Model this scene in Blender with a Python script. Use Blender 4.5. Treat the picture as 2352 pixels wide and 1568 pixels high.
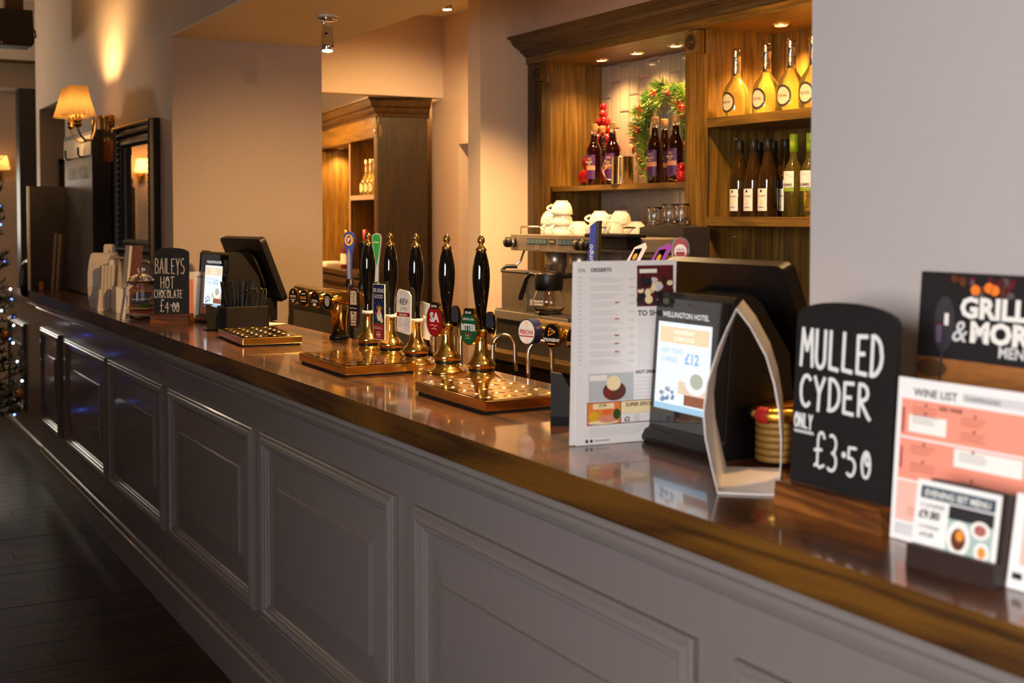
import bpy, math, random
from mathutils import Vector, Matrix
random.seed(7)
for o in list(bpy.data.objects): bpy.data.objects.remove(o)
S = bpy.context.scene
COL = S.collection
PI = math.pi
# ---------------------------------------------------------------- camera, world, lights, exposure
cd = bpy.data.cameras.new('camera'); cam = bpy.data.objects.new('camera', cd); COL.objects.link(cam)
cam.location = (0, 0, 1.552); cam.rotation_euler = (PI/2-0.0366, 0, -0.5116)
cd.sensor_width = 36; cd.lens = 44.0; cd.shift_y = -0.0780; cd.clip_start = .05
cd.dof.use_dof = True; cd.dof.focus_distance = 3.85; cd.dof.aperture_fstop = 4.2; cd.dof.aperture_blades = 0
S.camera = cam
S.view_settings.view_transform = 'Standard'; S.view_settings.look = 'None'
S.view_settings.gamma = 1; S.view_settings.use_curve_mapping = False
S.view_settings.exposure = 0.85
W = bpy.data.worlds.new('world'); S.world = W; W.use_nodes = True
W.node_tree.nodes['Background'].inputs[0].default_value = (1, .95, .9, 1)
W.node_tree.nodes['Background'].inputs[1].default_value = .15
WARM = (1, .58, .22); WARMER = (1, .50, .17); COOL = (1, .985, 1.0)
def lamp(kind, loc, power, col=WARM, size=.05, to=None, angle=70, blend=.5, sy=None, name='light', spread=None):
    l = bpy.data.lights.new(name, kind); l.energy = power; l.color = col
    o = bpy.data.objects.new(name, l); COL.objects.link(o); o.location = loc
    if kind == 'AREA':
        l.size = size
        if sy: l.shape = 'RECTANGLE'; l.size_y = sy
    else: l.shadow_soft_size = size
    if kind == 'SPOT': l.spot_size = math.radians(angle); l.spot_blend = blend
    if spread: l.spread = math.radians(spread)
    if to is not None: o.rotation_euler = (Vector(to)-Vector(loc)).to_track_quat('-Z', 'Y').to_euler()
    return o
# daylight through the windows of the room the camera stands in
lamp('AREA', (-2.05, -.1, 1.75), 39, COOL, 1.9, to=(1.5, .8, 1.0), sy=1.5, name='window_light', spread=108)
lamp('AREA', (-2.05, 9.9, 1.3), .5, (.62, .76, 1), 1.6, to=(1.2, 7.6, .6), sy=1.6, name='window_light')
lamp('AREA', (1.05, 11.94, 1.62), 5, (1, .96, .80), .56, to=(1.05, 6.5, 1.0), sy=.66, name='window_light')
# warm spots and room lamps, with unseen ones added to light brass and walls
lamp('SPOT', (1.93, 4.86, 2.20), 60, WARM, .05, to=(1.99, 4.5, 1.0), angle=95, blend=.6, name='spot_or_fill')
lamp('SPOT', (1.88, 3.1, 2.32), 85, (1, .66, .30), .06, to=(1.70, 3.2, 1.0), angle=120, blend=.7, name='spot_or_fill')
lamp('SPOT', (1.88, 2.1, 2.32), 30, WARM, .03, to=(1.75, 2.3, 1.0), angle=110, blend=.7, name='spot_or_fill')
lamp('SPOT', (2.95, 5.93, 2.60), 48, WARM, .03, to=(3.0, 6.7, 1.4), angle=120, blend=.7, name='spot_or_fill')
lamp('SPOT', (2.45, 4.3, 2.74), 185, WARM, .04, to=(2.9, 5.2, .45), angle=58, blend=.8, name='spot_or_fill')  # unseen aisle spot, added to light the nib wall
lamp('SPOT', (2.35, 3.2, 2.74), 80, WARM, .04, to=(2.5, 3.4, 1.0), angle=110, blend=.7, name='spot_or_fill')  # unseen aisle spot, added to give the brass warm surroundings
lamp('SPOT', (1.95, 2.9, 2.33), 140, WARM, .05, to=(1.95, 5.9, 1.05), angle=46, blend=1, name='spot_or_fill')  # unseen spot placed under the soffit to light the column face
lamp('SPOT', (.9, 7.0, 3.2), 8, WARM, .05, to=(1.4, 6.8, 1.8), angle=80, blend=.8, name='spot_or_fill')
lamp('POINT', (2.3, 8.1, 2.3), 60, WARM, .1, name='room_lamp')
lamp('POINT', (.4, 9.8, 2.5), 13, (1, .80, .60), .1, name='room_lamp')
# ---------------------------------------------------------------- materials
def lin(c):
    if isinstance(c, str):
        c = [int(c[i:i+2], 16)/255 for i in (0, 2, 4)]
        c = [x/12.92 if x <= .04045 else ((x+.055)/1.055)**2.4 for x in c]
    return (*c, 1.0)[:4]
MATS = {}
def TINT(name, tint, dif, fd=.25):
    if name in MATS: return MATS[name]
    m = bpy.data.materials.new(name); MATS[name] = m; m.use_nodes = True; nt = m.node_tree; nt.nodes.clear(); N = nt.nodes.new; L = nt.links.new
    o = N('ShaderNodeOutputMaterial'); t = N('ShaderNodeBsdfTransparent'); t.inputs[0].default_value = lin(tint); d = N('ShaderNodeBsdfTranslucent'); d.inputs[0].default_value = lin(dif); d2 = N('ShaderNodeBsdfDiffuse'); d2.inputs[0].default_value = lin(dif)
    g = N('ShaderNodeBsdfGlossy'); g.inputs['Roughness'].default_value = .03; lw = N('ShaderNodeFresnel'); lw.inputs[0].default_value = 1.5
    a = N('ShaderNodeMixShader'); a.inputs[0].default_value = .5; L(d.outputs[0], a.inputs[1]); L(d2.outputs[0], a.inputs[2])
    b = N('ShaderNodeMixShader'); b.inputs[0].default_value = fd; L(t.outputs[0], b.inputs[1]); L(a.outputs[0], b.inputs[2])
    c = N('ShaderNodeMixShader'); L(lw.outputs[0], c.inputs[0]); L(b.outputs[0], c.inputs[1]); L(g.outputs[0], c.inputs[2]); L(c.outputs[0], o.inputs[0]); return m
def TL(name, col, t=.5):
    if name in MATS: return MATS[name]
    m = bpy.data.materials.new(name); MATS[name] = m; m.use_nodes = True; nt = m.node_tree; nt.nodes.clear()
    o = nt.nodes.new('ShaderNodeOutputMaterial'); d = nt.nodes.new('ShaderNodeBsdfDiffuse'); tr = nt.nodes.new('ShaderNodeBsdfTranslucent'); mx = nt.nodes.new('ShaderNodeMixShader')
    d.inputs[0].default_value = lin(col); tr.inputs[0].default_value = lin(col); mx.inputs[0].default_value = t
    nt.links.new(d.outputs[0], mx.inputs[1]); nt.links.new(tr.outputs[0], mx.inputs[2]); nt.links.new(mx.outputs[0], o.inputs[0]); return m
def P(name, col='808080', rough=.5, metal=0, **k):
    if name in MATS: return MATS[name]
    m = bpy.data.materials.new(name); MATS[name] = m; m.use_nodes = True
    nt = m.node_tree; b = nt.nodes['Principled BSDF']
    b.inputs['Base Color'].default_value = lin(col); b.inputs['Roughness'].default_value = rough
    b.inputs['Metallic'].default_value = metal
    for key, n in (('trans', 'Transmission Weight'), ('ior', 'IOR'), ('coat', 'Coat Weight'), ('spec', 'Specular IOR Level'), ('alpha', 'Alpha'), ('sub', 'Subsurface Weight'), ('sheen', 'Sheen Weight')):
        if key in k: b.inputs[n].default_value = k[key]
    if 'coat' in k: b.inputs['Coat Roughness'].default_value = k.get('coat_rough', .08)
    if 'emit' in k:
        b.inputs['Emission Color'].default_value = lin(k.get('emit_col', col)); b.inputs['Emission Strength'].default_value = k['emit']
    var, bump = k.get('var', 0), k.get('bump', 0)
    if var or bump:
        tc = nt.nodes.new('ShaderNodeTexCoord'); n = nt.nodes.new('ShaderNodeTexNoise')
        mp = nt.nodes.new('ShaderNodeMapping'); mp.inputs['Scale'].default_value = k.get('stretch', (1, 1, 1))
        nt.links.new(tc.outputs['Object'], mp.inputs['Vector']); nt.links.new(mp.outputs['Vector'], n.inputs['Vector'])
        n.inputs['Scale'].default_value = k.get('scale', 8); n.inputs['Detail'].default_value = 5
        if var:
            mx = nt.nodes.new('ShaderNodeMix'); mx.data_type = 'RGBA'
            c = lin(col); d = [max(0, x*(1-var)) for x in c[:3]]; e = [x*(1+var) for x in c[:3]]
            mx.inputs[6].default_value = (*d, 1); mx.inputs[7].default_value = (*e, 1)
            nt.links.new(n.outputs[0], mx.inputs[0]); nt.links.new(mx.outputs[2], b.inputs['Base Color'])
        if bump:
            bp = nt.nodes.new('ShaderNodeBump'); bp.inputs['Strength'].default_value = bump; bp.inputs['Distance'].default_value = k.get('dist', .002)
            nt.links.new(n.outputs[0], bp.inputs['Height']); nt.links.new(bp.outputs['Normal'], b.inputs['Normal'])
    return m
def wood(name, dark, light, axis, rough=.4, coat=0, scale=1.0, fine=.5, bump=.25, rand=0):
    if name in MATS: return MATS[name]
    m = P(name, light, rough, coat=coat, coat_rough=.12); nt = m.node_tree; b = nt.nodes['Principled BSDF']
    N = nt.nodes.new; L = nt.links.new
    tc = N('ShaderNodeTexCoord'); mp = N('ShaderNodeMapping')
    s = [9*scale]*3; s['XYZ'.index(axis)] = .8*scale
    mp.inputs['Scale'].default_value = s
    if rand:
        oi = N('ShaderNodeObjectInfo'); mu = N('ShaderNodeMath'); mu.operation = 'MULTIPLY'; mu.inputs[1].default_value = 40
        L(oi.outputs['Random'], mu.inputs[0]); cb = N('ShaderNodeCombineXYZ'); L(mu.outputs[0], cb.inputs[0]); L(mu.outputs[0], cb.inputs[1])
        L(cb.outputs[0], mp.inputs['Location'])
    L(tc.outputs['Object'], mp.inputs['Vector'])
    n1 = N('ShaderNodeTexNoise'); n1.inputs['Scale'].default_value = 1.2; n1.inputs['Detail'].default_value = 3; n1.inputs['Distortion'].default_value = .6
    L(mp.outputs['Vector'], n1.inputs['Vector'])
    ml = N('ShaderNodeMath'); ml.operation = 'MULTIPLY'; ml.inputs[1].default_value = 9; L(n1.outputs[0], ml.inputs[0])
    fr = N('ShaderNodeMath'); fr.operation = 'PINGPONG'; fr.inputs[1].default_value = 1; L(ml.outputs[0], fr.inputs[0])
    mp2 = N('ShaderNodeMapping'); s2 = [90*scale]*3; s2['XYZ'.index(axis)] = 2.5*scale; mp2.inputs['Scale'].default_value = s2
    L(tc.outputs['Object'], mp2.inputs['Vector'])
    n2 = N('ShaderNodeTexNoise'); n2.inputs['Scale'].default_value = 1.0; n2.inputs['Detail'].default_value = 4; L(mp2.outputs['Vector'], n2.inputs['Vector'])
    ad = N('ShaderNodeMix'); ad.data_type = 'FLOAT'; ad.inputs[0].default_value = fine; L(fr.outputs[0], ad.inputs[2]); L(n2.outputs[0], ad.inputs[3])
    rp = N('ShaderNodeValToRGB'); rp.color_ramp.elements[0].position = .22; rp.color_ramp.elements[1].position = .78
    rp.color_ramp.elements[0].color = lin(dark); rp.color_ramp.elements[1].color = lin(light)
    L(ad.outputs[0], rp.inputs[0])
    out = rp.outputs[0]
    if rand:
        hs = N('ShaderNodeHueSaturation'); mr = N('ShaderNodeMapRange'); mr.inputs['To Min'].default_value = 1-rand; mr.inputs['To Max'].default_value = 1+rand
        L(oi.outputs['Random'], mr.inputs['Value']); L(mr.outputs[0], hs.inputs['Value']); L(out, hs.inputs['Color']); out = hs.outputs[0]
    L(out, b.inputs['Base Color'])
    bp = N('ShaderNodeBump'); bp.inputs['Strength'].default_value = bump; bp.inputs['Distance'].default_value = .001
    L(ad.outputs[0], bp.inputs['Height']); L(bp.outputs['Normal'], b.inputs['Normal'])
    return m
WALL = P('wall_paint', 'c9b7a8', .62, bump=.12, scale=260, dist=.0006)
WALL_DIMMED = P('daylight_dimmed_wall_paint', 'aca39f', .62, bump=.12, scale=260, dist=.0006)  # same paint as WALL, darkened to offset strong daylight on the right wall
CEIL = P('ceiling_paint', 'f4dcae', .75, bump=.25, scale=180, dist=.001)
BARP = P('bar_paint', '736a66', .25, coat=.3, coat_rough=.1, bump=.05, scale=150, dist=.0004)
TOPW = wood('bar_top_wood', '2c1607', '74421a', 'Y', .3, .7, .55, .5, .18)
EDGE = wood('bar_edge_wood', '331c06', '66400f', 'Y', .42, 0, .8, .5, .3)
FLOORW = wood('floor_wood', '100703', '2f160a', 'X', .3, 0, .6, .5, .5, rand=.25)
OAKZ = wood('oak_vertical', '46300f', '98722b', 'Z', .42, .1, 1.3, .74)
OAKY = wood('oak_along', '42300e', '886526', 'Y', .4, .1, 1.3, .74)
OAKX = wood('oak_across', '3c2508', '7c501b', 'X', .4, .1, 1.0, .55)
DARKZ = wood('dark_oak_vertical', '261a08', '54390f', 'Z', .45, .1, 1.3, .74)
DARKY = wood('dark_oak_along', '261a08', '54390f', 'Y', .45, .1, 1.3, .74)
DARKEST = wood('darkest_oak', '1a1106', '3a270b', 'Z', .45, .1, 1.3, .7)
FLOORW.node_tree.nodes['Principled BSDF'].inputs['Specular IOR Level'].default_value = .1
TOPW.node_tree.nodes['Principled BSDF'].inputs['Coat Roughness'].default_value = .06
BASEW = wood('sign_base_wood', '4a2608', '8a4f1c', 'Y', .45, 0, 1.4, .4)
BRASS = P('polished_brass', 'f8d27c', .13, 1)
BRASSD = P('brass_edge', 'ecc070', .12, 1)
CHROME = P('chrome', 'd8d8d8', .1, 1)
STEEL = P('brushed_steel', 'b8ab9b', .34, .9)
STEELD = P('satin_grey_steel', 'a3978a', .38, .65)
BLACKG = P('black_lacquer', '080605', .06, coat=.6, coat_rough=.03)
BLACKP = P('black_plastic', '0d0c0c', .38)
BLACKM = P('black_matt', '0b0a0a', .6)
DGREY = P('dark_grey_casing', '2f2b2a', .45)
CHALKB = P('chalkboard_black', '0c0b0b', .55, var=.3, scale=14)
CHALK = P('chalk_white', 'd8d6d2', .85)
PAPER = P('white_paper', 'e6e0dc', .55)
CARD = P('glossy_card', 'e8dfd8', .3)
INK = P('black_ink', '1a1719', .6); GREYT = P('grey_print', 'a8a3a3', .6); LGREY = P('pale_grey_print', 'c9c6c4', .6)
SALMON = P('salmon_print', 'ee9078', .5); SALML = P('pale_salmon_print', 'f2b3a2', .5)
REDINK = P('red_print', 'b21f1c', .45); NAVY = P('navy_print', '1b2350', .4); GREENB = P('green_enamel', '0e5a33', .25, coat=.5)
REDB = P('red_enamel', 'a90e18', .22, coat=.5); WHITE = P('white_enamel', 'ece6dd', .3, coat=.3); ORANGE = P('orange_print', 'e08a2e', .5)
YELLOW = P('yellow_print', 'e3a51c', .4, coat=.4); BLUEP = P('blue_print', '26389c', .35, coat=.4); PURPLE = P('purple_label', '4b1d5c', .45)
MAROON = P('maroon_print', '5b1520', .45); SLATE = P('slate_print', '2c4450', .5); CREAM = P('cream_print', 'f0d9a8', .5); BROWNP = P('brown_print', '5b2a14', .5)
CERAM = P('white_ceramic', 'efe6d8', .14, coat=.4)
GLASS = P('clear_glass', 'ffffff', .02, trans=1, ior=1.45)
TILE = P('cream_tile', 'ad9f8e', .12, coat=.6, coat_rough=.04)
GROUT = P('grout', 'b5a48e', .85)
REDS = P('red_bauble', 'b3101a', .12, .35, coat=.6); REDM = P('red_matt_bauble', 'b81d22', .38, .2)
GOLD = P('gold_foil', 'd9a648', .25, 1, bump=.6, scale=60, dist=.003)
NEEDLE = P('pine_needles', '5f8a2c', .5); LEAF = P('holly_leaf', '2f5a1c', .35, coat=.3); TWIG = P('twig', '4a2f16', .7)
# ---------------------------------------------------------------- mesh builder
class MB:
    def __init__(s): s.v = []; s.f = []; s.mi = []; s.sm = []; s.m = []; s.M = Matrix.Identity(4)
    def add(s, vs, fs, mat, smooth=False):
        if mat not in s.m: s.m.append(mat)
        i = s.m.index(mat); b = len(s.v)
        s.v += [tuple(s.M @ Vector(p)) for p in vs]
        for f in fs: s.f.append([b+k for k in f]); s.mi.append(i); s.sm.append(smooth)
        return s
    def box(s, x0, x1, y0, y1, z0, z1, mat):
        vs = [(x, y, z) for x in (x0, x1) for y in (y0, y1) for z in (z0, z1)]
        return s.add(vs, [(0, 1, 3, 2), (4, 6, 7, 5), (0, 4, 5, 1), (2, 3, 7, 6), (0, 2, 6, 4), (1, 5, 7, 3)], mat)
    def lathe(s, prof, c, mat, n=24, ax='Z', smooth=True, sy=1.0):
        vs = []; k = len(prof)
        for r, h in prof:
            for i in range(n):
                a = 2*PI*i/n; p = (r*math.cos(a), r*math.sin(a)*sy, h)
                if ax == 'X': p = (p[2], p[0], p[1])
                elif ax == '-X': p = (-p[2], -p[0], p[1])
                elif ax == 'Y': p = (p[1], p[2], p[0])
                vs.append((c[0]+p[0], c[1]+p[1], c[2]+p[2]))
        fs = [(j*n+i, j*n+(i+1) % n, (j+1)*n+(i+1) % n, (j+1)*n+i) for j in range(k-1) for i in range(n)]
        if prof[0][0] > 1e-6: fs.append(tuple(range(n))[::-1])
        if prof[-1][0] > 1e-6: fs.append(tuple((k-1)*n+i for i in range(n)))
        return s.add(vs, fs, mat, smooth)
    def ball(s, c, r, mat, n=14, k=9, sx=1, sy=1, sz=1):
        vs = []; 
        for j in range(k+1):
            t = PI*j/k
            for i in range(n):
                a = 2*PI*i/n; vs.append((c[0]+sx*r*math.sin(t)*math.cos(a), c[1]+sy*r*math.sin(t)*math.sin(a), c[2]-sz*r*math.cos(t)))
        return s.add(vs, [(j*n+i, j*n+(i+1) % n, (j+1)*n+(i+1) % n, (j+1)*n+i) for j in range(k) for i in range(n)], mat, True)
    def tube(s, pts, r, mat, n=8, closed=False):
        pts = [Vector(p) for p in pts]; k = len(pts); rs = r if isinstance(r, (list, tuple)) else [r]*k
        vs = []; up = None
        for j, p in enumerate(pts):
            a = pts[(j-1) % k] if (j or closed) else p; b = pts[(j+1) % k] if (j < k-1 or closed) else p
            t = (b-a).normalized()
            if up is None: up = Vector((0, 0, 1)) if abs(t.z) < .9 else Vector((1, 0, 0))
            u = (up-t*up.dot(t)).normalized(); up = u; w = t.cross(u)
            for i in range(n):
                q = 2*PI*i/n; vs.append(tuple(p+u*(rs[j]*math.cos(q))+w*(rs[j]*math.sin(q))))
        J = k if closed else k-1
        fs = [(j*n+i, j*n+(i+1) % n, ((j+1) % k)*n+(i+1) % n, ((j+1) % k)*n+i) for j in range(J) for i in range(n)]
        s.add(vs, fs, mat, True)
        if not closed: s.add([vs[i] for i in range(n)]+[vs[(k-1)*n+i] for i in range(n)], [tuple(range(n))[::-1], tuple(range(n, 2*n))], mat)
        return s
    def slab(s, poly, o, U, V, t, mat, mat2=None, smooth=False):
        """polygon in the plane (o,U,V), front face towards U x V, thickness t behind it"""
        o = Vector(o); U = Vector(U).normalized(); V = Vector(V).normalized(); N = U.cross(V); n = len(poly)
        f = [tuple(o+U*a+V*b) for a, b in poly]; g = [tuple(Vector(p)-N*t) for p in f]
        s.add(f, [tuple(range(n))], mat)
        s.add(f+g, [tuple(range(n, 2*n))[::-1]]+[(i, n+i, n+(i+1) % n, (i+1) % n) for i in range(n)], mat2 or mat)
        return s
    def flat(s, poly, o, U, V, mat, d=.0004):
        o = Vector(o); U = Vector(U).normalized(); V = Vector(V).normalized(); N = U.cross(V)
        return s.add([tuple(o+U*a+V*b+N*d) for a, b in poly], [tuple(range(len(poly)))], mat)
    def rect(s, a0, a1, b0, b1, o, U, V, mat, d=.0004): return s.flat([(a0, b0), (a1, b0), (a1, b1), (a0, b1)], o, U, V, mat, d)
    def oval(s, ca, cb, ra, rb, o, U, V, mat, d=.0004, n=20):
        return s.flat([(ca+ra*math.cos(2*PI*i/n), cb+rb*math.sin(2*PI*i/n)) for i in range(n)], o, U, V, mat, d)
    def text(s, txt, a, b, size, o, U, V, mat, d=.0008, align='LEFT', bold=.0, sx=1.0, shear=0):
        c = bpy.data.curves.new('t', 'FONT'); c.body = txt; c.size = 1; c.resolution_u = 2; c.offset = bold; c.align_x = align; c.shear = shear
        ob = bpy.data.objects.new('t', c); me = bpy.data.meshes.new_from_object(ob)
        o = Vector(o); U = Vector(U).normalized(); V = Vector(V).normalized(); N = U.cross(V)
        vs = [tuple(o+U*(a+v.co.x*size*sx)+V*(b+v.co.y*size)+N*d) for v in me.vertices]
        s.add(vs, [tuple(p.vertices) for p in me.polygons], mat)
        bpy.data.objects.remove(ob); bpy.data.curves.remove(c); bpy.data.meshes.remove(me)
        return s
    def lines(s, a0, a1, b0, b1, n, o, U, V, mat, th=.0012, d=.0006):
        for i in range(n):
            b = b1-(b1-b0)*(i/(max(1, n-1))); s.rect(a0, a0+(a1-a0)*random.uniform(.6, 1), b-th/2, b+th/2, o, U, V, mat, d)
        return s
    def stroke(s, pts, w, o, U, V, mat, d=.001):
        o = Vector(o); U = Vector(U).normalized(); V = Vector(V).normalized(); N = U.cross(V)
        for (a, b), (c, e) in zip(pts[:-1], pts[1:]):
            dx, dy = c-a, e-b; L = math.hypot(dx, dy) or 1e-6; nx, ny = -dy/L*w/2, dx/L*w/2; ex, ey = dx/L*w*.3, dy/L*w*.3
            q = [(a-ex+nx, b-ey+ny), (a-ex-nx, b-ey-ny), (c+ex-nx, e+ey-ny), (c+ex+nx, e+ey+ny)]
            dd = d+random.uniform(0, .0003)
            s.add([tuple(o+U*p+V*r+N*dd) for p, r in q], [(0, 1, 2, 3)], mat)
        return s
    def build(s, name, parent=None, bevel=0, seg=2, kind=None, label=None, recalc=True):
        me = bpy.data.meshes.new(name); me.from_pydata(s.v, [], s.f)
        for m in s.m: me.materials.append(m)
        me.polygons.foreach_set('material_index', s.mi); me.polygons.foreach_set('use_smooth', s.sm); me.update()
        o = bpy.data.objects.new(name, me); COL.objects.link(o)
        if parent: o.parent = parent
        if bevel:
            b = o.modifiers.new('bevel', 'BEVEL'); b.width = bevel; b.segments = seg; b.limit_method = 'ANGLE'; b.angle_limit = math.radians(50)
        if kind: o['kind'] = kind
        if label: o['label'] = label
        return o
def thing(name, label, cat, loc=(0, 0, 0), rz=0, group=None, rot=None):
    o = bpy.data.objects.new(name, None); COL.objects.link(o); o.location = loc; o.rotation_euler = rot or (0, 0, rz)
    o.empty_display_size = .05; o['label'] = label; o['category'] = cat
    if group: o['group'] = group
    return o
def tag(o, label, cat, group=None, loc=None, rz=None):
    o['label'] = label; o['category'] = cat
    if group: o['group'] = group
    if loc is not None: o.location = loc
    if rz is not None: o.rotation_euler = (0, 0, rz)
    return o
def dup(root, loc, rz, label, group=None):
    def cp(o, par):
        c = o.copy(); COL.objects.link(c); c.parent = par
        for ch in list(o.children): cp(ch, c)
        return c
    r = cp(root, None); r.location = loc; r.rotation_euler = (0, 0, rz); r['label'] = label
    if group: r['group'] = group
    return r
def struct(name, mb, parent=None, **k): return mb.build(name, parent, kind='structure', **k)
NX = ((0, -1, 0), (0, 0, 1))          # plane facing the customers (-X)
NY = ((1, 0, 0), (0, 0, 1))           # plane facing -Y
def facing(deg):                      # U,V of an upright plane whose normal is -X turned by deg towards -Y
    a = math.radians(deg); return ((math.sin(a), -math.cos(a), 0), (0, 0, 1))
def arc(cx, cy, r, a0, a1, n=10, ry=None): return [(cx+r*math.cos(math.radians(a0+(a1-a0)*i/n)), cy+(ry or r)*math.sin(math.radians(a0+(a1-a0)*i/n))) for i in range(n+1)]
def rrect(w, h, r, n=4): return arc(w/2-r, h/2-r, r, 0, 90, n)+arc(-w/2+r, h/2-r, r, 90, 180, n)+arc(-w/2+r, -h/2+r, r, 180, 270, n)+arc(w/2-r, -h/2+r, r, 270, 360, n)
# ---------------------------------------------------------------- the setting
fl = MB(); fl.box(-4.6, 1.3, -3.4, 12.2, -.12, -.012, FLOORW); fl.box(1.3, 4.2, -3.4, 12.2, -.12, -.004, P('bar_floor', '2a201a', .6))
floor = struct('floor', fl)
meshes = {}
for i in range(58):
    y = 2.5+i*.125; x = -.95-(i*.37 % .9)
    while x < 1.2:
        L = random.choice((.8, 1.1, 1.4)); x1 = min(x+L, 1.233); x1 = 1.233 if 1.233-x1 < .3 else x1; key = (round(x1-x, 2))
        if key not in meshes:
            m = MB().box(0, x1-x-.0012, .0006, .1244, -.012, 0, FLOORW); o = m.build('floor_plank', floor, bevel=.0008, seg=1); meshes[key] = o
        else: o = meshes[key].copy(); COL.objects.link(o)
        o.location = (x, y, random.uniform(-.0012, .0)); x = x1
wl = MB(); wl.box(1.49, 1.73, 5.9, 8.7, 0, 3.3, WALL); wl.box(1.49, 1.73, 8.7, 9.75, 2.33, 3.3, WALL); wl.box(1.49, 1.73, 1.63, 5.9, 2.40, 3.3, WALL)
struct('wall_left', wl)
struct('wall_column', MB().box(1.73, 2.23, 5.9, 6.06, 0, 2.386, WALL))
struct('wall_alcove', MB().box(1.73, 2.3, 9.75, 9.9, 0, 3.3, WALL).box(1.49, 1.73, 9.75, 9.9, 0, 3.3, WALL).box(2.2, 2.3, 8.4, 9.75, 0, 3.3, WALL).box(1.73, 2.2, 8.5, 8.7, 0, 3.3, WALL).box(1.75, 2.2, 8.7, 9.75, 2.7, 2.75, CEIL))
struct('ceiling_soffit', MB().box(1.491, 2.23, 1.63, 5.9, 2.386, 2.40, CEIL).box(1.73, 2.23, 1.63, 5.9, 2.40, 2.78, CEIL).box(1.73, 2.23, 5.9, 6.06, 2.386, 2.78, CEIL))
struct('wall_right', MB().box(1.505, 1.74, -2.4, 1.63, 0, 3.3, WALL_DIMMED))
struct('wall_back', MB().box(3.02, 3.6, 1.5, 5.2, 2.33, 2.9, WALL).box(3.42, 3.6, 1.5, 5.2, 0, 2.33, WALL))
struct('wall_nib', MB().box(2.75, 3.6, 5.2, 5.326, 0, 2.9, WALL))
struct('wall_passage', MB().box(3.44, 3.6, 6.79, 7.16, 0, 2.9, WALL).box(3.95, 4.1, 7.1, 12, 0, 2.9, WALL).box(3.6, 4.1, 7.06, 7.16, 0, 2.9, WALL).box(3.44, 3.6, 5.326, 6.79, 1.985, 2.9, WALL).box(3.53, 3.6, 5.326, 6.79, 0, 1.985, WALL))
struct('wall_header', MB().box(2.23, 3.44, 7.0, 7.1, 2.28, 2.9, WALL))
struct('ceiling_bar', MB().box(2.23, 3.44, 1.5, 7.0, 2.78, 2.9, CEIL))
struct('ceiling_room', MB().box(1.73, 3.95, 7.1, 12, 2.62, 2.7, CEIL))
struct('wall_end', MB().box(1.6, 3.6, 1.4, 1.5, 0, 2.9, WALL))
struct('ceiling', MB().box(-4.6, 1.49, -3.4, 12.2, 3.3, 3.4, CEIL).box(1.49, 2.3, 9.75, 12.2, 3.3, 3.4, CEIL))
struct('wall_far', MB().box(-4.6, .72, 12.0, 12.2, 0, 3.3, WALL).box(1.38, 3.95, 12.0, 12.2, 0, 3.3, WALL).box(.72, 1.38, 12.0, 12.2, 0, 1.25, WALL).box(.72, 1.38, 12.0, 12.2, 2.0, 3.3, WALL))
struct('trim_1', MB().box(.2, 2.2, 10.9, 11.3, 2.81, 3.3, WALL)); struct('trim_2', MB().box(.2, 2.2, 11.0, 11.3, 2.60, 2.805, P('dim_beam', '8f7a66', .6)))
struct('trim_3', MB().box(.2, 2.2, 10.88, 10.9, 2.79, 2.815, DARKY))
struct('trim_4', MB().box(1.525, 1.70, 11.02, 11.2, 0, 2.60, P('dark_post', '2a2320', .5)))
wo = MB()
for a, b, c, d in ((-3.4, -1.3, 0, 3.3), (1.1, 9.0, 0, 3.3), (10.8, 12.2, 0, 3.3), (-1.3, 1.1, 0, .9), (-1.3, 1.1, 2.6, 3.3), (9.0, 10.8, 0, .5), (9.0, 10.8, 2.2, 3.3)): wo.box(-2.3, -2.2, a, b, c, d, WALL)
struct('wall_opposite', wo)
for k, (a, b, c, d) in enumerate(((-1.3, 1.1, .9, 2.6), (9.0, 10.8, .5, 2.2))):
    wf = MB(); FR = P('window_frame_paint', 'dedad2', .4)
    for y in (a, (a+b)/2-.02, b-.04): wf.box(-2.28, -2.22, y, y+.04, c, d, FR)
    for z in (c, d-.04): wf.box(-2.28, -2.22, a, b, z, z+.04, FR)
    w = struct('window_%d' % (k+1), wf)
    MB().box(-2.253, -2.247, a+.04, b-.04, c+.04, d-.04, GLASS).build('pane', w)
wf = MB()
for a in ((.72, .76, 1.25, 2.0), (1.34, 1.38, 1.25, 2.0), (.72, 1.38, 1.25, 1.29), (.72, 1.38, 1.96, 2.0)): wf.box(a[0], a[1], 12.02, 12.08, a[2], a[3], FR)
w = struct('window_3', wf); MB().box(.76, 1.34, 12.045, 12.055, 1.29, 1.96, GLASS).build('pane', w)
struct('wall_behind', MB().box(-4.6, 1.6, -3.5, -3.4, 0, 3.3, WALL))
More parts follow.
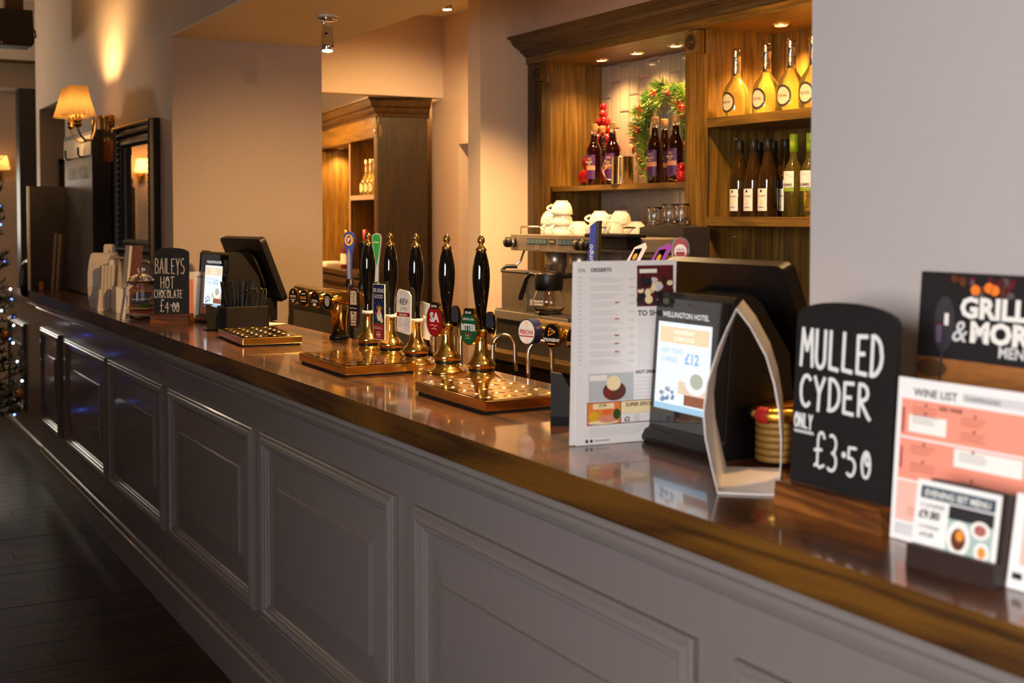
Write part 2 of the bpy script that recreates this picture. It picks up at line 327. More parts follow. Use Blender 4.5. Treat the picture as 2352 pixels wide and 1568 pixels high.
# ---------------------------------------------------------------- the bar
bar = thing('bar_front', 'long grey painted panelled bar front under the wooden worktop', 'bar counter', (1.22, 3.6, 0))
def mb(o): b = MB(); b.M = Matrix.Translation(o.location).inverted(); return b
def mbr(o): b = MB(); b.M = (Matrix.Translation(o.location) @ o.rotation_euler.to_matrix().to_4x4()).inverted(); return b
mb(bar).box(1.22, 1.28, 4.979, 8.03, 0, 1.04, BARP).build('front_board', bar); mb(bar).box(1.2205, 1.28, 2.73, 4.978, 0, 1.04, BARP).build('front_board', bar); mb(bar).box(1.22, 1.28, -.9, 2.729, 0, 1.04, BARP).build('front_board', bar)
mb(bar).box(1.28, 1.40, 7.95, 8.03, 0, 1.04, BARP).build('end_board', bar)
def mould(b, xp, y0, y1, z0, z1, prof, mat, cap=False):
    vs = []; 
    for ins, out in prof: vs += [(xp-out, y0+ins, z0+ins), (xp-out, y1-ins, z0+ins), (xp-out, y1-ins, z1-ins), (xp-out, y0+ins, z1-ins)]
    fs = [(j*4+i, (j+1)*4+i, (j+1)*4+(i+1) % 4, j*4+(i+1) % 4) for j in range(len(prof)-1) for i in range(4)]
    if cap: k = (len(prof)-1)*4; fs.append((k+3, k+2, k+1, k))
    return b.add(vs, fs, mat)
FRM = [(0, 0), (0, .012), (.004, .016), (.009, .016), (.012, .0145), (.016, .019), (.026, .021), (.031, .019), (.034, .012), (.037, .0125), (.042, .012), (.045, .007), (.05, .006), (.054, 0)]
FLD = [(.05, 0), (.052, .0005), (.148, .007), (.150, .0145), (.156, .0145)]
def panels(root, xp, spans, z0, z1, frm=FRM, fld=FLD):
    for y0, y1 in spans:
        mould(mb(root), xp, y0, y1, z0, z1, frm, BARP).build('panel_moulding', root)
        mould(mb(root), xp, y0, y1, z0, z1, fld, BARP, True).build('raised_panel', root)
panels(bar, 1.2198, [(7.34, 7.96), (6.079, 7.134), (4.951+.03, 6.009), (3.826, 4.889), (2.712+.02, 3.747), (1.566, 2.619), (.41, 1.468), (-.75, .31)], .30, .882)
def run(b, prof, y0, y1, mat, ends=True):           # extrude an (x,z) profile along Y
    n = len(prof); vs = [(x, y0, z) for x, z in prof]+[(x, y1, z) for x, z in prof]
    b.add(vs, [(i, n+i, n+(i+1) % n, (i+1) % n) for i in range(n)], mat)
    if ends: b.add(vs, [tuple(range(n))[::-1], tuple(range(n, 2*n))][::-1], mat)
    return b
run(mb(bar), [(1.22, 1.04), (1.178, 1.04), (1.178, 1.030), (1.183, 1.027), (1.181, 1.018), (1.186, 1.011), (1.195, 1.006), (1.195, 1.001), (1.191, .996), (1.193, .989), (1.201, .985), (1.203, .979), (1.209, .976), (1.212, .970), (1.22, .968)], -.9, 8.03, BARP).build('crown_moulding', bar)
run(mb(bar), [(1.22, 0), (1.202, 0), (1.202, .112), (1.198, .116), (1.2, .124), (1.206, .128), (1.207, .134), (1.2075, .146), (1.212, .15), (1.22, .152)], -.9, 8.03, BARP).build('skirting', bar)
top = thing('worktop', 'dark varnished oak worktop running the length of the bar', 'worktop', (1.45, 3.6, 1.04))
def prism(b, poly, z0, z1, mat, mat2=None):
    n = len(poly); b.add([(x, y, z1) for x, y in poly], [tuple(range(n))], mat)
    vs = [(x, y, z0) for x, y in poly]+[(x, y, z1) for x, y in poly]
    b.add(vs, [(i, (i+1) % n, n+(i+1) % n, n+i) for i in range(n)]+[tuple(range(n))[::-1]], mat2 or mat); return b
prism(mb(top), [(1.157, -.9), (1.503, -.9), (1.503, 1.632), (1.735, 1.632), (1.735, 5.898), (1.488, 5.898), (1.488, 8.07), (1.157, 8.07)], 1.04, 1.10, TOPW, EDGE).build('board', top, bevel=.006, seg=3)
# far end of the bar, past the worktop
ret = thing('panelled_dado', 'low grey panelled counter end beyond the worktop, behind the tree', 'counter', (1.24, 8.9, 0))
mb(ret).box(1.235, 1.40, 8.12, 9.6, 0, 1.03, BARP).build('front_board', ret)
mould(mb(ret), 1.2348, 8.75, 9.5, .25, .84, FRM, BARP).build('panel_moulding', ret); mould(mb(ret), 1.2348, 8.75, 9.5, .25, .84, FLD, BARP, True).build('raised_panel', ret)
run(mb(ret), [(1.235, 1.03), (1.205, 1.03), (1.205, 1.01), (1.22, .99), (1.235, .98)], 8.12, 9.6, BARP).build('crown_moulding', ret)
run(mb(ret), [(1.235, 0), (1.215, 0), (1.215, .11), (1.222, .13), (1.235, .135)], 8.12, 9.6, BARP).build('skirting', ret)
# ---------------------------------------------------------------- back cabinet
cab = thing('back_bar_cabinet', 'tall oak back-bar shelving with cornice and fluted pilasters on the right', 'cabinet', (3.2, 3.8, 0))
def fluted(b, x, y0, y1, z0, z1, n, mat):
    b.box(x, x+.05, y0, y1, z0, z1, mat); w = (y1-y0)/(2*n+1)
    for i in range(n): b.box(x-.008, x, y0+w*(2*i+1), y0+w*(2*i+2), z0, z1, mat)
    return b
def rosette(root, x, y, z, r, mat):
    blk = mb(root).box(x-.006, x+.03, y-r*1.25, y+r*1.25, z-r*1.45, z+r*1.45, mat).build('rosette_block', root, bevel=.002)
    b = MB(); b.M = Matrix.Translation(root.location).inverted()
    b.lathe([(r, 0), (r, .004), (r*.9, .007), (r*.78, .002), (r*.66, .001), (r*.58, .006), (r*.46, .006), (r*.36, .001), (r*.25, .002), (r*.2, .007), (0, .009)], (x-.0055, y, z), DARKZ, 28, '-X')
    o = b.build('rosette', blk); return blk
fluted(mb(cab), 3.0, 5.062, 5.13, 1.0, 2.178, 5, DARKZ).build('pilaster', cab); mb(cab).box(3.005, 3.04, 5.13, 5.199, 1.0, 2.28, DARKZ).build('stile', cab)
fluted(mb(cab), 3.0, 3.878, 3.955, 1.0, 2.178, 5, OAKZ).build('pilaster', cab)
rosette(cab, 3.0, 5.095, 2.22, .026, DARKZ); rosette(cab, 3.0, 3.916, 2.224, .031, OAKZ)
mb(cab).box(3.04, 3.415, 5.15, 5.199, 1.0, 2.28, OAKZ).build('side_panel', cab)
mb(cab).box(3.05, 3.415, 3.895, 3.94, 1.0, 2.28, OAKZ).build('divider_panel', cab)
for i in range(5): mb(cab).box(3.39, 3.415, 2.0+.378*i, 2.375+.378*i, 1.0, 2.28, OAKZ).build('back_board', cab)
mb(cab).box(3.395, 3.415, 3.94, 5.15, 1.0, 2.28, GROUT).build('tile_backing', cab)
mb(cab).box(3.03, 3.415, 3.94, 5.15, 2.28, 2.30, OAKY).build('canopy_board', cab); mb(cab).box(3.03, 3.415, 1.9, 3.895, 2.28, 2.30, OAKY).build('canopy_board', cab)
mb(cab).box(2.995, 3.03, 1.6, 5.199, 2.272, 2.306, OAKY).build('fascia', cab)
run(mb(cab), [(3.02, 2.306), (2.988, 2.306), (2.985, 2.309), (2.976, 2.318), (2.966, 2.324), (2.958, 2.334), (2.950, 2.336), (2.948, 2.342), (2.936, 2.346), (2.922, 2.357), (2.913, 2.372), (2.905, 2.381), (2.892, 2.384), (2.892, 2.394), (3.02, 2.394)], 1.6, 5.199, DARKY).build('cornice', cab)
mb(cab).box(3.09, 3.393, 3.94, 5.15, 1.667, 1.69, OAKY).build('shelf', cab)
for z0, z1 in ((1.893, 1.930), (1.512, 1.548)): mb(cab).box(3.045, 3.39, 1.9, 3.893, z0, z1, OAKY).build('shelf', cab, bevel=.002)
tl = None
for c in range(15):
    y = 5.147-.08*(c+1)+.0015; off = (c % 3)*.075
    for k in range(-1, 6):
        z0 = 1.22+off+k*.225; z1 = z0+.221
        z0, z1 = max(z0, 1.02), min(z1, 2.279)
        if z1-z0 < .02: continue
        h = z1-z0
        if tl is None or abs(h-.221) > 1e-6:
            b = MB(); mould(b, 0, 0, .077, 0, h, [(0, 0), (0, .004), (.006, .0075)], TILE, True); o = b.build('tile', cab)
            if abs(h-.221) < 1e-6: tl = o
        else: o = tl.copy(); COL.objects.link(o)
        o.location = (3.395-3.2, y-3.8, z0)
def downlight(name, label, x, y, z, power, rad=.036, group='cabinet downlights', spot=95, aim=0.0):
    t = thing(name, label, 'downlight', (x, y, z), 0, group)
    MB().lathe([(rad*.75, -.001), (rad*.8, -.007), (rad, -.006), (rad*1.1, -.001), (rad*1.12, 0)], (0, 0, 0), CHROME, 24).build('ring', t)
    MB().lathe([(0, -.003), (rad*.72, -.003), (rad*.72, -.001), (0, -.001)], (0, 0, 0), P('downlight_lens', 'ffd9a0', .4, emit=14, emit_col='ffca85'), 20).build('lens', t)
    lamp('SPOT', (x, y, z-.012), power, WARM, .02, to=(x+aim, y, 1.5), angle=spot, blend=1, name='downlight_lamp')
    return t
downlight('downlight', 'recessed downlight above the red bauble tree, left of the three', 3.245, 4.925, 2.28, 17, aim=-.03, spot=130)
downlight('downlight', 'recessed downlight above the pine wreath, middle of the three', 3.245, 4.64, 2.28, 13, aim=.11, spot=120)
downlight('downlight', 'recessed downlight beside the round rosette, right of the three', 3.245, 4.352, 2.28, 13, aim=.11, spot=120)
downlight('downlight', 'recessed downlight above the pale sparkling wine bottles', 3.245, 3.685, 2.28, 44, aim=.06, spot=120)
lamp('SPOT', (3.245, 3.2, 2.268), 24, WARM, .02, to=(3.245, 3.2, 0), angle=95, blend=.8, name='downlight_lamp')
for z in (1.955, 1.855, 1.57, 1.47): mb(cab).tube([(3.2+.005*math.cos(2*PI*i/10), 3.8945, z+.006*math.sin(2*PI*i/10)) for i in range(10)], .0018, CHROME, 6, True).build('shelf_peg_hole', cab)
# back counter below the coffee machine
bc = thing('back_counter', 'dark wooden back counter with cupboard doors below the coffee machine', 'counter', (2.72, 3.2, 0))
mb(bc).box(2.44, 3.04, 1.6, 4.64, .965, 1.0, DARKY).build('top_board', bc, bevel=.003); mb(bc).box(2.50, 3.0, 1.6, 4.60, 0, .965, DARKZ).build('carcass', bc)
for i in range(6):
    d = mb(bc).box(2.48, 2.499, 4.585-.49*(i+1)+.01, 4.585-.49*i, .12, .945, DARKZ).build('cupboard_door', bc, bevel=.003)
    mb(bc).box(2.468, 2.48, 4.585-.49*i-.045, 4.585-.49*i-.03, .55, .66, STEEL).build('handle', d)
# second cabinet seen through the opening
c2 = thing('second_room_cabinet', 'dark oak shelving unit with lit bays in the room through the opening', 'cabinet', (3.075, 7.16, 0), -math.radians(7.9))
DK = P('painted_shelf_front', 'a58f86', .45)
MB().box(0, .315, 0, .03, 0, 2.16, DARKEST).build('end_panel', c2)
MB().box(-.012, .0, -.004, .065, 1.0, 2.12, DARKZ).build('stile', c2); MB().box(-.014, .02, -.004, 2.2, 2.04, 2.112, OAKY).build('fascia', c2)
MB().box(-.01, .02, .03, 2.2, 2.113, 2.17, OAKY).build('frieze', c2)
PR = [(.0, 2.165), (.012, 2.165), (.018, 2.18), (.03, 2.19), (.04, 2.205), (.044, 2.215), (.06, 2.225), (.07, 2.245), (.078, 2.262), (.09, 2.266), (.09, 2.276)]
vs = []; n = len(PR)
for o_, z in PR: vs += [(-o_, 2.2, z), (-o_, -o_, z), (.32, -o_, z)]
MB().add(vs, [(j*3+i, (j+1)*3+i, (j+1)*3+i+1, j*3+i+1) for j in range(n-1) for i in (0, 1)]+[((n-1)*3, (n-1)*3+1, (n-1)*3+2)], DARKY).box(0, .33, .0, 2.2, 2.16, 2.275, DARKY).build('cornice', c2)
MB().box(.30, .32, .03, 2.2, 1.0, 2.16, OAKZ).build('back_board', c2); MB().box(.004, .3, .715, .735, 1.0, 2.05, OAKZ).box(-.002, .004, .712, .738, 1.2, 2.04, DK).build('divider', c2); MB().box(.0, .3, 1.68, 1.70, 1.0, 2.05, OAKZ).build('divider', c2); MB().box(.0, .3, .03, 2.2, 2.05, 2.075, OAKY).build('canopy_board', c2)
MB().box(.0, .006, .03, .712, 1.655, 1.685, DK).box(.006, .3, .03, .715, 1.655, 1.685, OAKY).build('shelf', c2)
MB().box(-.14, .3, .0, 2.2, 1.17, 1.2, DARKY).build('counter_board', c2)
b = MB().box(-.10, .3, .0, 2.2, 0, 1.17, DARKZ)
for z in (.75, .85, .95, 1.05, 1.12): b.box(-.13, -.10, .0, 2.2, z, z+.035, DARKY)
b.build('carcass', c2)
bp2 = MB().lathe([(.02, 0), (.02, .004), (.014, .006), (.01, .001), (0, .006)], (-.0125, .03, 2.085), DARKZ, 20, '-X', sy=1.2).build('rosette', c2)
for yy in (.35, 1.1, 1.6):
    p = (Matrix.Translation(c2.location) @ c2.rotation_euler.to_matrix().to_4x4()) @ Vector((.15, yy, 2.05))
    downlight('downlight', {.35: 'lit downlight over the bottles in the second room cabinet', 1.1: 'lit downlight left of the divider in the second room cabinet', 1.6: 'lit downlight in the far bay of the second room cabinet'}[yy], p.x, p.y, p.z, 14, .03, 'second cabinet downlights', 120)
# ---------------------------------------------------------------- chalk letters
def _a(cx, cy, rx, ry, a0, a1, n=12): return arc(cx, cy, rx, a0, a1, n, ry)
GL = {'A': [[(0, 0), (.28, 1), (.56, 0)], [(.1, .36), (.48, .36)]], 'B': [[(.04, 0), (.04, 1)], [(.04, .98)]+_a(.12, .76, .34, .23, 85, -88), [(.04, .53)]+_a(.12, .27, .42, .27, 85, -95)],
 'C': [_a(.32, .5, .3, .5, 50, 310)], 'D': [[(.05, 0), (.05, 1)], [(.0, .98)]+_a(.1, .5, .45, .5, 88, -88)+[(0, .01)]], 'E': [[(.5, .97), (.05, .95), (.05, .02), (.52, 0)], [(.05, .5), (.4, .52)]],
 'H': [[(.03, 0), (.03, 1)], [(.5, 0), (.5, 1)], [(.03, .5), (.5, .5)]], 'I': [[(.1, 0), (.1, 1)]], 'L': [[(.05, 1), (.05, .03), (.5, 0)]], 'M': [[(0, 0), (.06, 1), (.32, .42), (.58, 1), (.66, 0)]],
 'N': [[(.03, 0), (.03, 1), (.5, 0), (.5, 1)]], 'O': [_a(.29, .5, .27, .5, 90, 450, 18), _a(.33, .82, .12, .14, 120, 480, 10)], 'R': [[(.04, 0), (.04, 1)], [(.04, .98)]+_a(.14, .74, .32, .25, 85, -90)+[(.08, .49), (.52, .0), (.6, -.06)]],
 'S': [_a(.28, .75, .24, .25, 40, 260)+_a(.26, .25, .26, .26, 85, -140)], 'T': [[(0, .97), (.6, 1)], [(.3, 1), (.3, 0)]], 'U': [[(.03, 1)]+_a(.27, .26, .24, .26, 180, 360)+[(.51, 1)]], 'Y': [[(0, 1), (.26, .48), (.52, 1)], [(.26, .48), (.24, -.08)]],
 '£': [[(.55, .85)]+_a(.38, .8, .17, .2, 30, 180)+[(.2, .1), (.05, 0), (.15, .06), (.35, -.03), (.58, .06)], [(.02, .46), (.42, .5)]], '0': [_a(.24, .36, .2, .36, 90, 450, 16), _a(.3, .5, .1, .14, 90, 450, 10)], '3': [_a(.2, .72, .22, .26, 120, -80)+_a(.2, .22, .26, .26, 80, -130)],
 '4': [[(.34, -.1), (.36, .75), (.0, .3), (.55, .3)]], '5': [[(.45, .75), (.1, .74), (.08, .44)]+_a(.2, .2, .24, .25, 105, -130)], '.': [_a(.1, .5, .05, .05, 0, 360, 6)], ' ': []}
ADV = {'I': .3, '.': .26, 'M': .85, ' ': .4, '0': .54}
def chalk(b, txt, a, y, h, wd, o, U, V, w, sp=.76):
    x = a
    for ch in txt:
        for st in GL[ch]: b.stroke([(x+p*h*wd+random.uniform(-1, 1)*h*.008, y+q*h) for p, q in st], w, o, U, V, CHALK)
        x += ADV.get(ch, sp)*h*wd
def chalkboard(name, label, loc, rz, w, h, lean, rows, base_w, side_h):
    """arched board in a wooden block, facing local -X"""
    t = thing(name, label, 'chalkboard sign', loc, rz)
    MB().slab([(-base_w/2, 0), (base_w/2, 0), (base_w/2-.004, .038), (-base_w/2+.004, .038)], (-.03, 0, 0), *NX, .075, BASEW).build('base_block', t, bevel=.002)
    th = math.radians(lean); V = (math.sin(th), 0, math.cos(th)); U = (0, -1, 0); o = (-.006, 0, .03)
    n = 14; poly = [(-w/2, 0), (w/2, 0), (w/2, side_h)]+[(w/2*math.cos(PI*i/n) if 0 < i < n else (w/2 if i == 0 else -w/2), side_h+(h-side_h)*math.sin(PI*i/n)**.8) for i in range(1, n)]+[(-w/2, side_h)]
    MB().slab(poly, o, U, V, .009, CHALKB).build('board', t)
    b = MB()
    for txt, a, y, hh, wd, sw in rows: chalk(b, txt, a, y, hh, wd, o, U, V, sw)
    if 'MULLED' in rows[0][0]: b.stroke([(-.098+.0033*i, .0875+.0016*(-1)**i) for i in range(14)], .0024, o, U, V, CHALK)
    b.build('chalk_lettering', t)
    return t
chalkboard('chalkboard', 'tall arched chalkboard reading mulled cyder only 3.50 in a wooden block', (1.342, 1.385, 1.10), 0, .208, .292, 3, [('MULLED', -.09, .190, .057, .66, .0066), ('CYDER', -.088, .128, .047, .86, .006), ('ONLY', -.098, .094, .021, .66, .0033), ('£3.50', -.052, .04, .052, .75, .0045)], .228, .262)
chalkboard('chalkboard', 'smaller arched chalkboard offering hot chocolate at 4.00 beside the glass jar', (1.33, 5.31, 1.10), math.radians(55), .152, .287, 2, [('BAILEYS', -.070, .178, .064, .43, .0032), ('HOT', -.045, .116, .048, .58, .0032), ('CHOCOLATE', -.073, .076, .033, .56, .0029), ('£4.00', -.048, .018, .052, .58, .0029)], .168, .262)
# ---------------------------------------------------------------- printed cards on the near end of the bar
def leaning(loc, lean, deg=0):
    a = math.radians(deg); n = Vector((-math.cos(a), -math.sin(a), 0)); U = Vector((0, 0, 1)).cross(n); V = (Vector((0, 0, 1))*math.cos(math.radians(lean))-n*math.sin(math.radians(lean)))
    return U, V
def sheet(b, w, h, o, U, V, mat=PAPER, t=.0012): return b.slab([(0, 0), (w, 0), (w, h), (0, h)], o, U, V, t, mat)
# salmon wine list
t = thing('wine_list', 'salmon and white wine list sheet standing on the bar by the right edge', 'menu', (1.318, 1.262, 1.10))
U, V = leaning(0, 4, 3)
sheet(MB(), .215, .226, (0, 0, .001), U, V, PAPER, .0015).build('sheet', t)
b = MB(); O = (0, 0, .001)
b.text('WINE LIST', .028, .2025, .0155, O, U, V, INK, bold=.012); b.rect(.108, .205, .203, .215, O, U, V, LGREY); b.text('CHAMPAGNES', .112, .2055, .0085, O, U, V, INK, .001)
b.rect(.008, .212, .145, .197, O, U, V, SALMON); b.rect(.008, .212, .086, .142, O, U, V, SALMON); b.rect(.008, .212, .028, .083, O, U, V, SALML); b.rect(.008, .05, .008, .024, O, U, V, LGREY, .0005)
b.rect(.022, .085, .152, .176, O, U, V, WHITE, .0007); b.rect(.10, .205, .116, .14, O, U, V, WHITE, .0007); b.text('RED WINE', .072, .187, .008, O, U, V, INK, .001, bold=.02)
for a, z in ((.05, .19), (.13, .185), (.13, .165), (.05, .178), (.05, .136), (.13, .138), (.05, .112), (.13, .1), (.05, .05)):
    b.lines(a-.022, a+.024, z-.012, z-.003, 3, O, U, V, BROWNP, .0009, .0012); b.oval(a, z+.001, .0022, .002, O, U, V, INK, .0012, 8)
b.rect(.011, .014, .15, .185, O, U, V, MAROON, .001); b.rect(.011, .014, .1, .13, O, U, V, MAROON, .001)
b.build('print', t)
# evening set menu card in a dark block
t = thing('menu_card', 'evening set menu card in a dark wooden block before the wine list', 'menu card', (1.245, 1.085, 1.10))
U, V = leaning(0, 9, 4)
MB().slab([(-.066, 0), (.066, 0), (.064, .03), (-.064, .03)], (-.01, 0, 0), *facing(4), .03, P('dark_block_wood', '2a1810', .5)).slab([(-.052, .01), (.064, .01), (.064, .108), (-.052, .108)], (.004, 0, .006), U, V, .012, P('dark_block_wood', '2a1810', .5)).build('holder', t, bevel=.0015)
O = Vector((-.002, 0, .014)); sheet(MB(), .125, .098, O-Vector(U)*.066, U, V, PAPER, .001).build('card', t)
b = MB(); O = O-Vector(U)*.066
b.rect(.007, .118, .075, .091, O, U, V, SLATE); b.text('EVENING SET MENU', .0625, .0785, .0118, O, U, V, WHITE, .001, 'CENTER', .02, .92)
b.text('2 COURSES', .008, .064, .0075, O, U, V, INK); b.text('£9.80', .007, .05, .0145, O, U, V, INK, bold=.03); b.text('3 COURSES', .008, .037, .0065, O, U, V, INK); b.text('£12.30', .012, .027, .0075, O, U, V, INK, bold=.02)
b.rect(.052, .118, .008, .073, O, U, V, P('plate_print', '9fb3ad', .5)); b.rect(.052, .118, .056, .073, O, U, V, INK, .0006); b.oval(.07, .034, .017, .022, O, U, V, WHITE, .0008); b.oval(.07, .033, .011, .014, O, U, V, BROWNP, .001); b.oval(.072, .038, .006, .007, O, U, V, ORANGE, .0012)
b.oval(.1, .05, .014, .011, O, U, V, WHITE, .0008); b.oval(.1, .05, .009, .007, O, U, V, P('meat_print', 'a55a50', .5), .001); b.oval(.105, .024, .011, .012, O, U, V, WHITE, .0008); b.oval(.105, .024, .006, .007, O, U, V, ORANGE, .001)
b.rect(.0, .125, -.006, .004, O, U, V, SLATE, .0006)
b.build('print', t)
t = thing('menu_sheet', 'white and salmon menu sheet at the far right edge behind the dark block', 'menu', (1.262, 1.02, 1.10))
U, V = leaning(0, 10, 3); sheet(MB(), .15, .115, (.0, 0, .001), U, V).build('sheet', t); b = MB(); b.rect(.014, .14, .03, .105, (0, 0, .001), U, V, SALML); b.rect(.006, .02, .012, .02, (0, 0, .001), U, V, INK); b.build('print', t)
# grill poster
t = thing('poster', 'dark grill and more menu poster leaning on the wall behind the wine list', 'poster', (1.462, 1.365, 1.10))
U, V = leaning(0, 4, 0); O = Vector((0, 0, .001)); sheet(MB(), .30, .367, O, U, V, P('poster_black', '211e1f', .4), .003).build('sheet', t)
b = MB(); WP = P('poster_board_wood', '9a5f2a', .5, var=.5, scale=30, stretch=(1, 1, 6))
b.rect(0, .30, .10, .238, O, U, V, WP); b.oval(.03, .222, .03, .014, O, U, V, P('poster_burger', '5b3a1d', .5), .0006)
b.text('GRILL', .078, .303, .041, O, U, V, WHITE, .001, bold=.045, sx=1.12); b.text('&', .064, .266, .045, O, U, V, LGREY, .001, bold=.01, shear=.2); b.text('MORE', .098, .268, .041, O, U, V, WHITE, .001, bold=.05, sx=1.12); b.text('MENU', .15, .249, .022, O, U, V, LGREY, .001, bold=.03)
for i in range(26): a = random.uniform(.06, .17); b.oval(a, random.uniform(.335, .363), random.uniform(.003, .008), random.uniform(.003, .007), O, U, V, random.choice([BROWNP, MAROON, P('ember_grey', '554a4c', .6)]), .0005+.0001*i, 7)
for a, c in ((.106, .343), (.13, .347), (.14, .344)): b.oval(a, c, .009, .008, O, U, V, P('ember_print', 'f07a22', .5), .0035, 8)
b.oval(.05, .29, .02, .042, O, U, V, P('wine_glass_print', '353036', .5), .0007); b.rect(.05, .058, .288, .306, O, U, V, WHITE, .0010); b.rect(.036, .046, .262, .288, O, U, V, P('glass_tint_print', '6a5570', .5), .0010); b.rect(.03, .05, .288, .291, O, U, V, MAROON, .0012); b.stroke([(.05, .25), (.047, .2)], .004, O, U, V, P('wine_glass_print', '353036', .5), .0009)
b.build('print', t)
# curved tent cards
def tent(name, label, loc, du, dv, w, pts, printed=False):
    t = thing(name, label, 'table card', loc); a = Vector(du); d = Vector(dv); th = .0022; vs = []
    n = len(pts)
    cx = sum(p for p, q in pts)/n; cz = sum(q for p, q in pts)/n
    for k in (0, 1):
        for p, q in pts:
            o = d*k; vs.append(tuple(a*p+o+Vector((0, 0, q+.001))))
    for k in (0, 1):
        for p, q in pts:
            L = math.hypot(p-cx, q-cz); o = d*k; vs.append(tuple(a*(p-(p-cx)/L*th)+o+Vector((0, 0, max(q-(q-cz)/L*th, .002)+.001))))
    fs = []
    for i in range(n):
        j = (i+1) % n; fs += [(i, j, n+j, n+i), (2*n+i, 3*n+i, 3*n+j, 2*n+j), (i, 2*n+i, 2*n+j, j), (n+i, n+j, 3*n+j, 3*n+i)]
    MB().add(vs, fs, CARD).build('card', t)
    return t
def archpts(w, h, bulge, n=9):
    L = [(-bulge*math.sin(PI*min(1, i/n*1.02))*(1 if i < n else 0)+w/2*max(0, (i/n)-.0)**2.2, h*i/n) for i in range(n+1)]
    R = [(w-x, z) for x, z in L][::-1]
    return L[:-1]+[(w/2, h)]+R[1:]
u = Vector((.075, -.061, 0)).normalized()
tent('tent_card', 'white pointed-arch table card standing between the black till and the tall chalkboard', (1.279, 1.596, 1.10), u, (.147, .160, 0), .0967, [(0, 0), (-.010, .04), (-.021, .09), (-.0245, .131), (-.019, .18), (-.001, .236), (.013, .27), (.028, .302), (.05, .274), (.076, .226), (.09, .18), (.098, .134), (.101, .09), (.1005, .05), (.0967, 0)])
t = tent('tent_card', 'curved white table card with a printed picture at the far end of the bar', (1.235, 6.40, 1.10), (-.45, -.89, 0), (.105, -.053, 0), .1, [(0, 0), (-.02, .05), (-.03, .11), (-.026, .17), (-.006, .22), (.03, .258), (.06, .27), (.095, .262), (.125, .225), (.145, .17), (.15, .11), (.138, .05), (.11, 0)])
# ---------------------------------------------------------------- tall food menu and its holder
t = thing('food_menu', 'tall white dessert menu standing beside the near till', 'menu', (1.302, 2.064, 1.10))
U, V = facing(84); th = math.radians(2); O = Vector((0, 0, 0.001))
def skew(h): return [(0, 0), (.218, 0), (.226, h), (.0, h)]
MB().slab(skew(.362), O, U, V, .0014, PAPER).build('front_sheet', t); MB().slab([(-.010, .001), (.2, .001), (.2, .361), (-.003, .361)], O+Vector((0, .006, 0)), U, V, .0014, PAPER).build('rear_sheet', t)
b = MB()
b.text('DESSERTS', .032, .341, .0105, O, U, V, INK, bold=.015); b.text('STA', .004, .341, .009, O, U, V, MAROON)
for i in range(11):
    z = .333-.0163*i; b.lines(.03, .11, z-.0115, z-.004, 3, O, U, V, LGREY, .0012); b.rect(.117, .13, z-.0085, z-.006, O, U, V, LGREY)
    if i in (3, 5, 7, 8, 9): b.rect(.085, .095, z-.0055, z-.003, O, U, V, REDINK, .0008)
b.lines(.004, .014, .16, .33, 22, O, U, V, LGREY, .002)
b.rect(.135, .218, .27, .352, O, U, V, MAROON)
for i in range(34): b.oval(.139+random.random()*.074, .277+random.random()*.05, random.uniform(.004, .010), random.uniform(.004, .009), O, U, V, random.choice([CREAM, CREAM, BROWNP, INK, LGREY, P('choc_print', '3a1c14', .5)]), .0006+.0001*i, 8)
b.rect(.138, .178, .337, .345, O, U, V, WHITE, .005)
b.text('TO SHARE', .137, .2515, .0155, O, U, V, INK, bold=.02); b.lines(.137, .21, .15, .245, 20, O, U, V, LGREY, .0013); b.text('HOT DRINKS', .133, .136, .0095, O, U, V, INK, bold=.02); b.lines(.133, .19, .09, .128, 6, O, U, V, LGREY, .0013)
b.rect(.028, .128, .085, .14, O, U, V, P('plate_photo', 'b9babb', .5)); b.oval(.085, .104, .026, .019, O, U, V, BROWNP, .0007); b.oval(.083, .12, .016, .015, O, U, V, CREAM, .0009); b.oval(.07, .1, .009, .01, O, U, V, P('sauce_print', '7a1d12', .5), .0008); b.rect(.03, .068, .126, .137, O, U, V, WHITE, .0009)
b.rect(.0245, .218, .028+.01, .0835, O, U, V, MAROON, .0003); b.rect(.026, .098, .04, .082, O, U, V, P('orange_photo', 'e87d33', .5), .0006); b.rect(.1, .216, .058, .082, O, U, V, CREAM, .0006); b.rect(.1, .216, .04, .0577, O, U, V, PAPER, .0006)
for a, z, ra, rb, m in ((.04, .055, .013, .011, YELLOW), (.058, .062, .008, .008, ORANGE), (.068, .064, .011, .007, P('carrot_print', 'e3642a', .5)), (.09, .058, .008, .011, P('broccoli_print', '2f4a16', .5)), (.072, .05, .024, .008, P('ham_print', 'd98a6c', .5)), (.06, .043, .034, .004, CREAM)): b.oval(a, z, ra, rb, O, U, V, m, .0009+a*.002)
b.rect(.037, .084, .0695, .0805, O, U, V, CREAM, .0014); b.text('£7.99', .05, .074, .0075, O, U, V, INK, .0017, bold=.02); b.text('SUPER SPECIAL', .11, .0715, .0105, O, U, V, MAROON, .001, bold=.02)
b.text('£2', .107, .0425, .0125, O, U, V, MAROON, .001, bold=.03); b.lines(.128, .15, .043, .053, 3, O, U, V, GREYT, .0014, .001)
b.lines(.03, .2, .016, .033, 7, O, U, V, LGREY, .001); b.oval(.024, .0075, .0032, .0035, O, U, V, INK, .0006, 10); b.oval(.034, .0075, .0032, .0035, O, U, V, INK, .0006, 10); b.rect(.041, .075, .006, .009, O, U, V, GREYT)
b.build('print', t)
t = thing('card_holder', 'black plastic holder behind the tall food menu', 'holder', (1.43, 2.26, 1.10))
sd = [(-.03, 0), (.03, 0), (.03, .07), (.012, .078), (-.006, .112), (-.03, .116)]
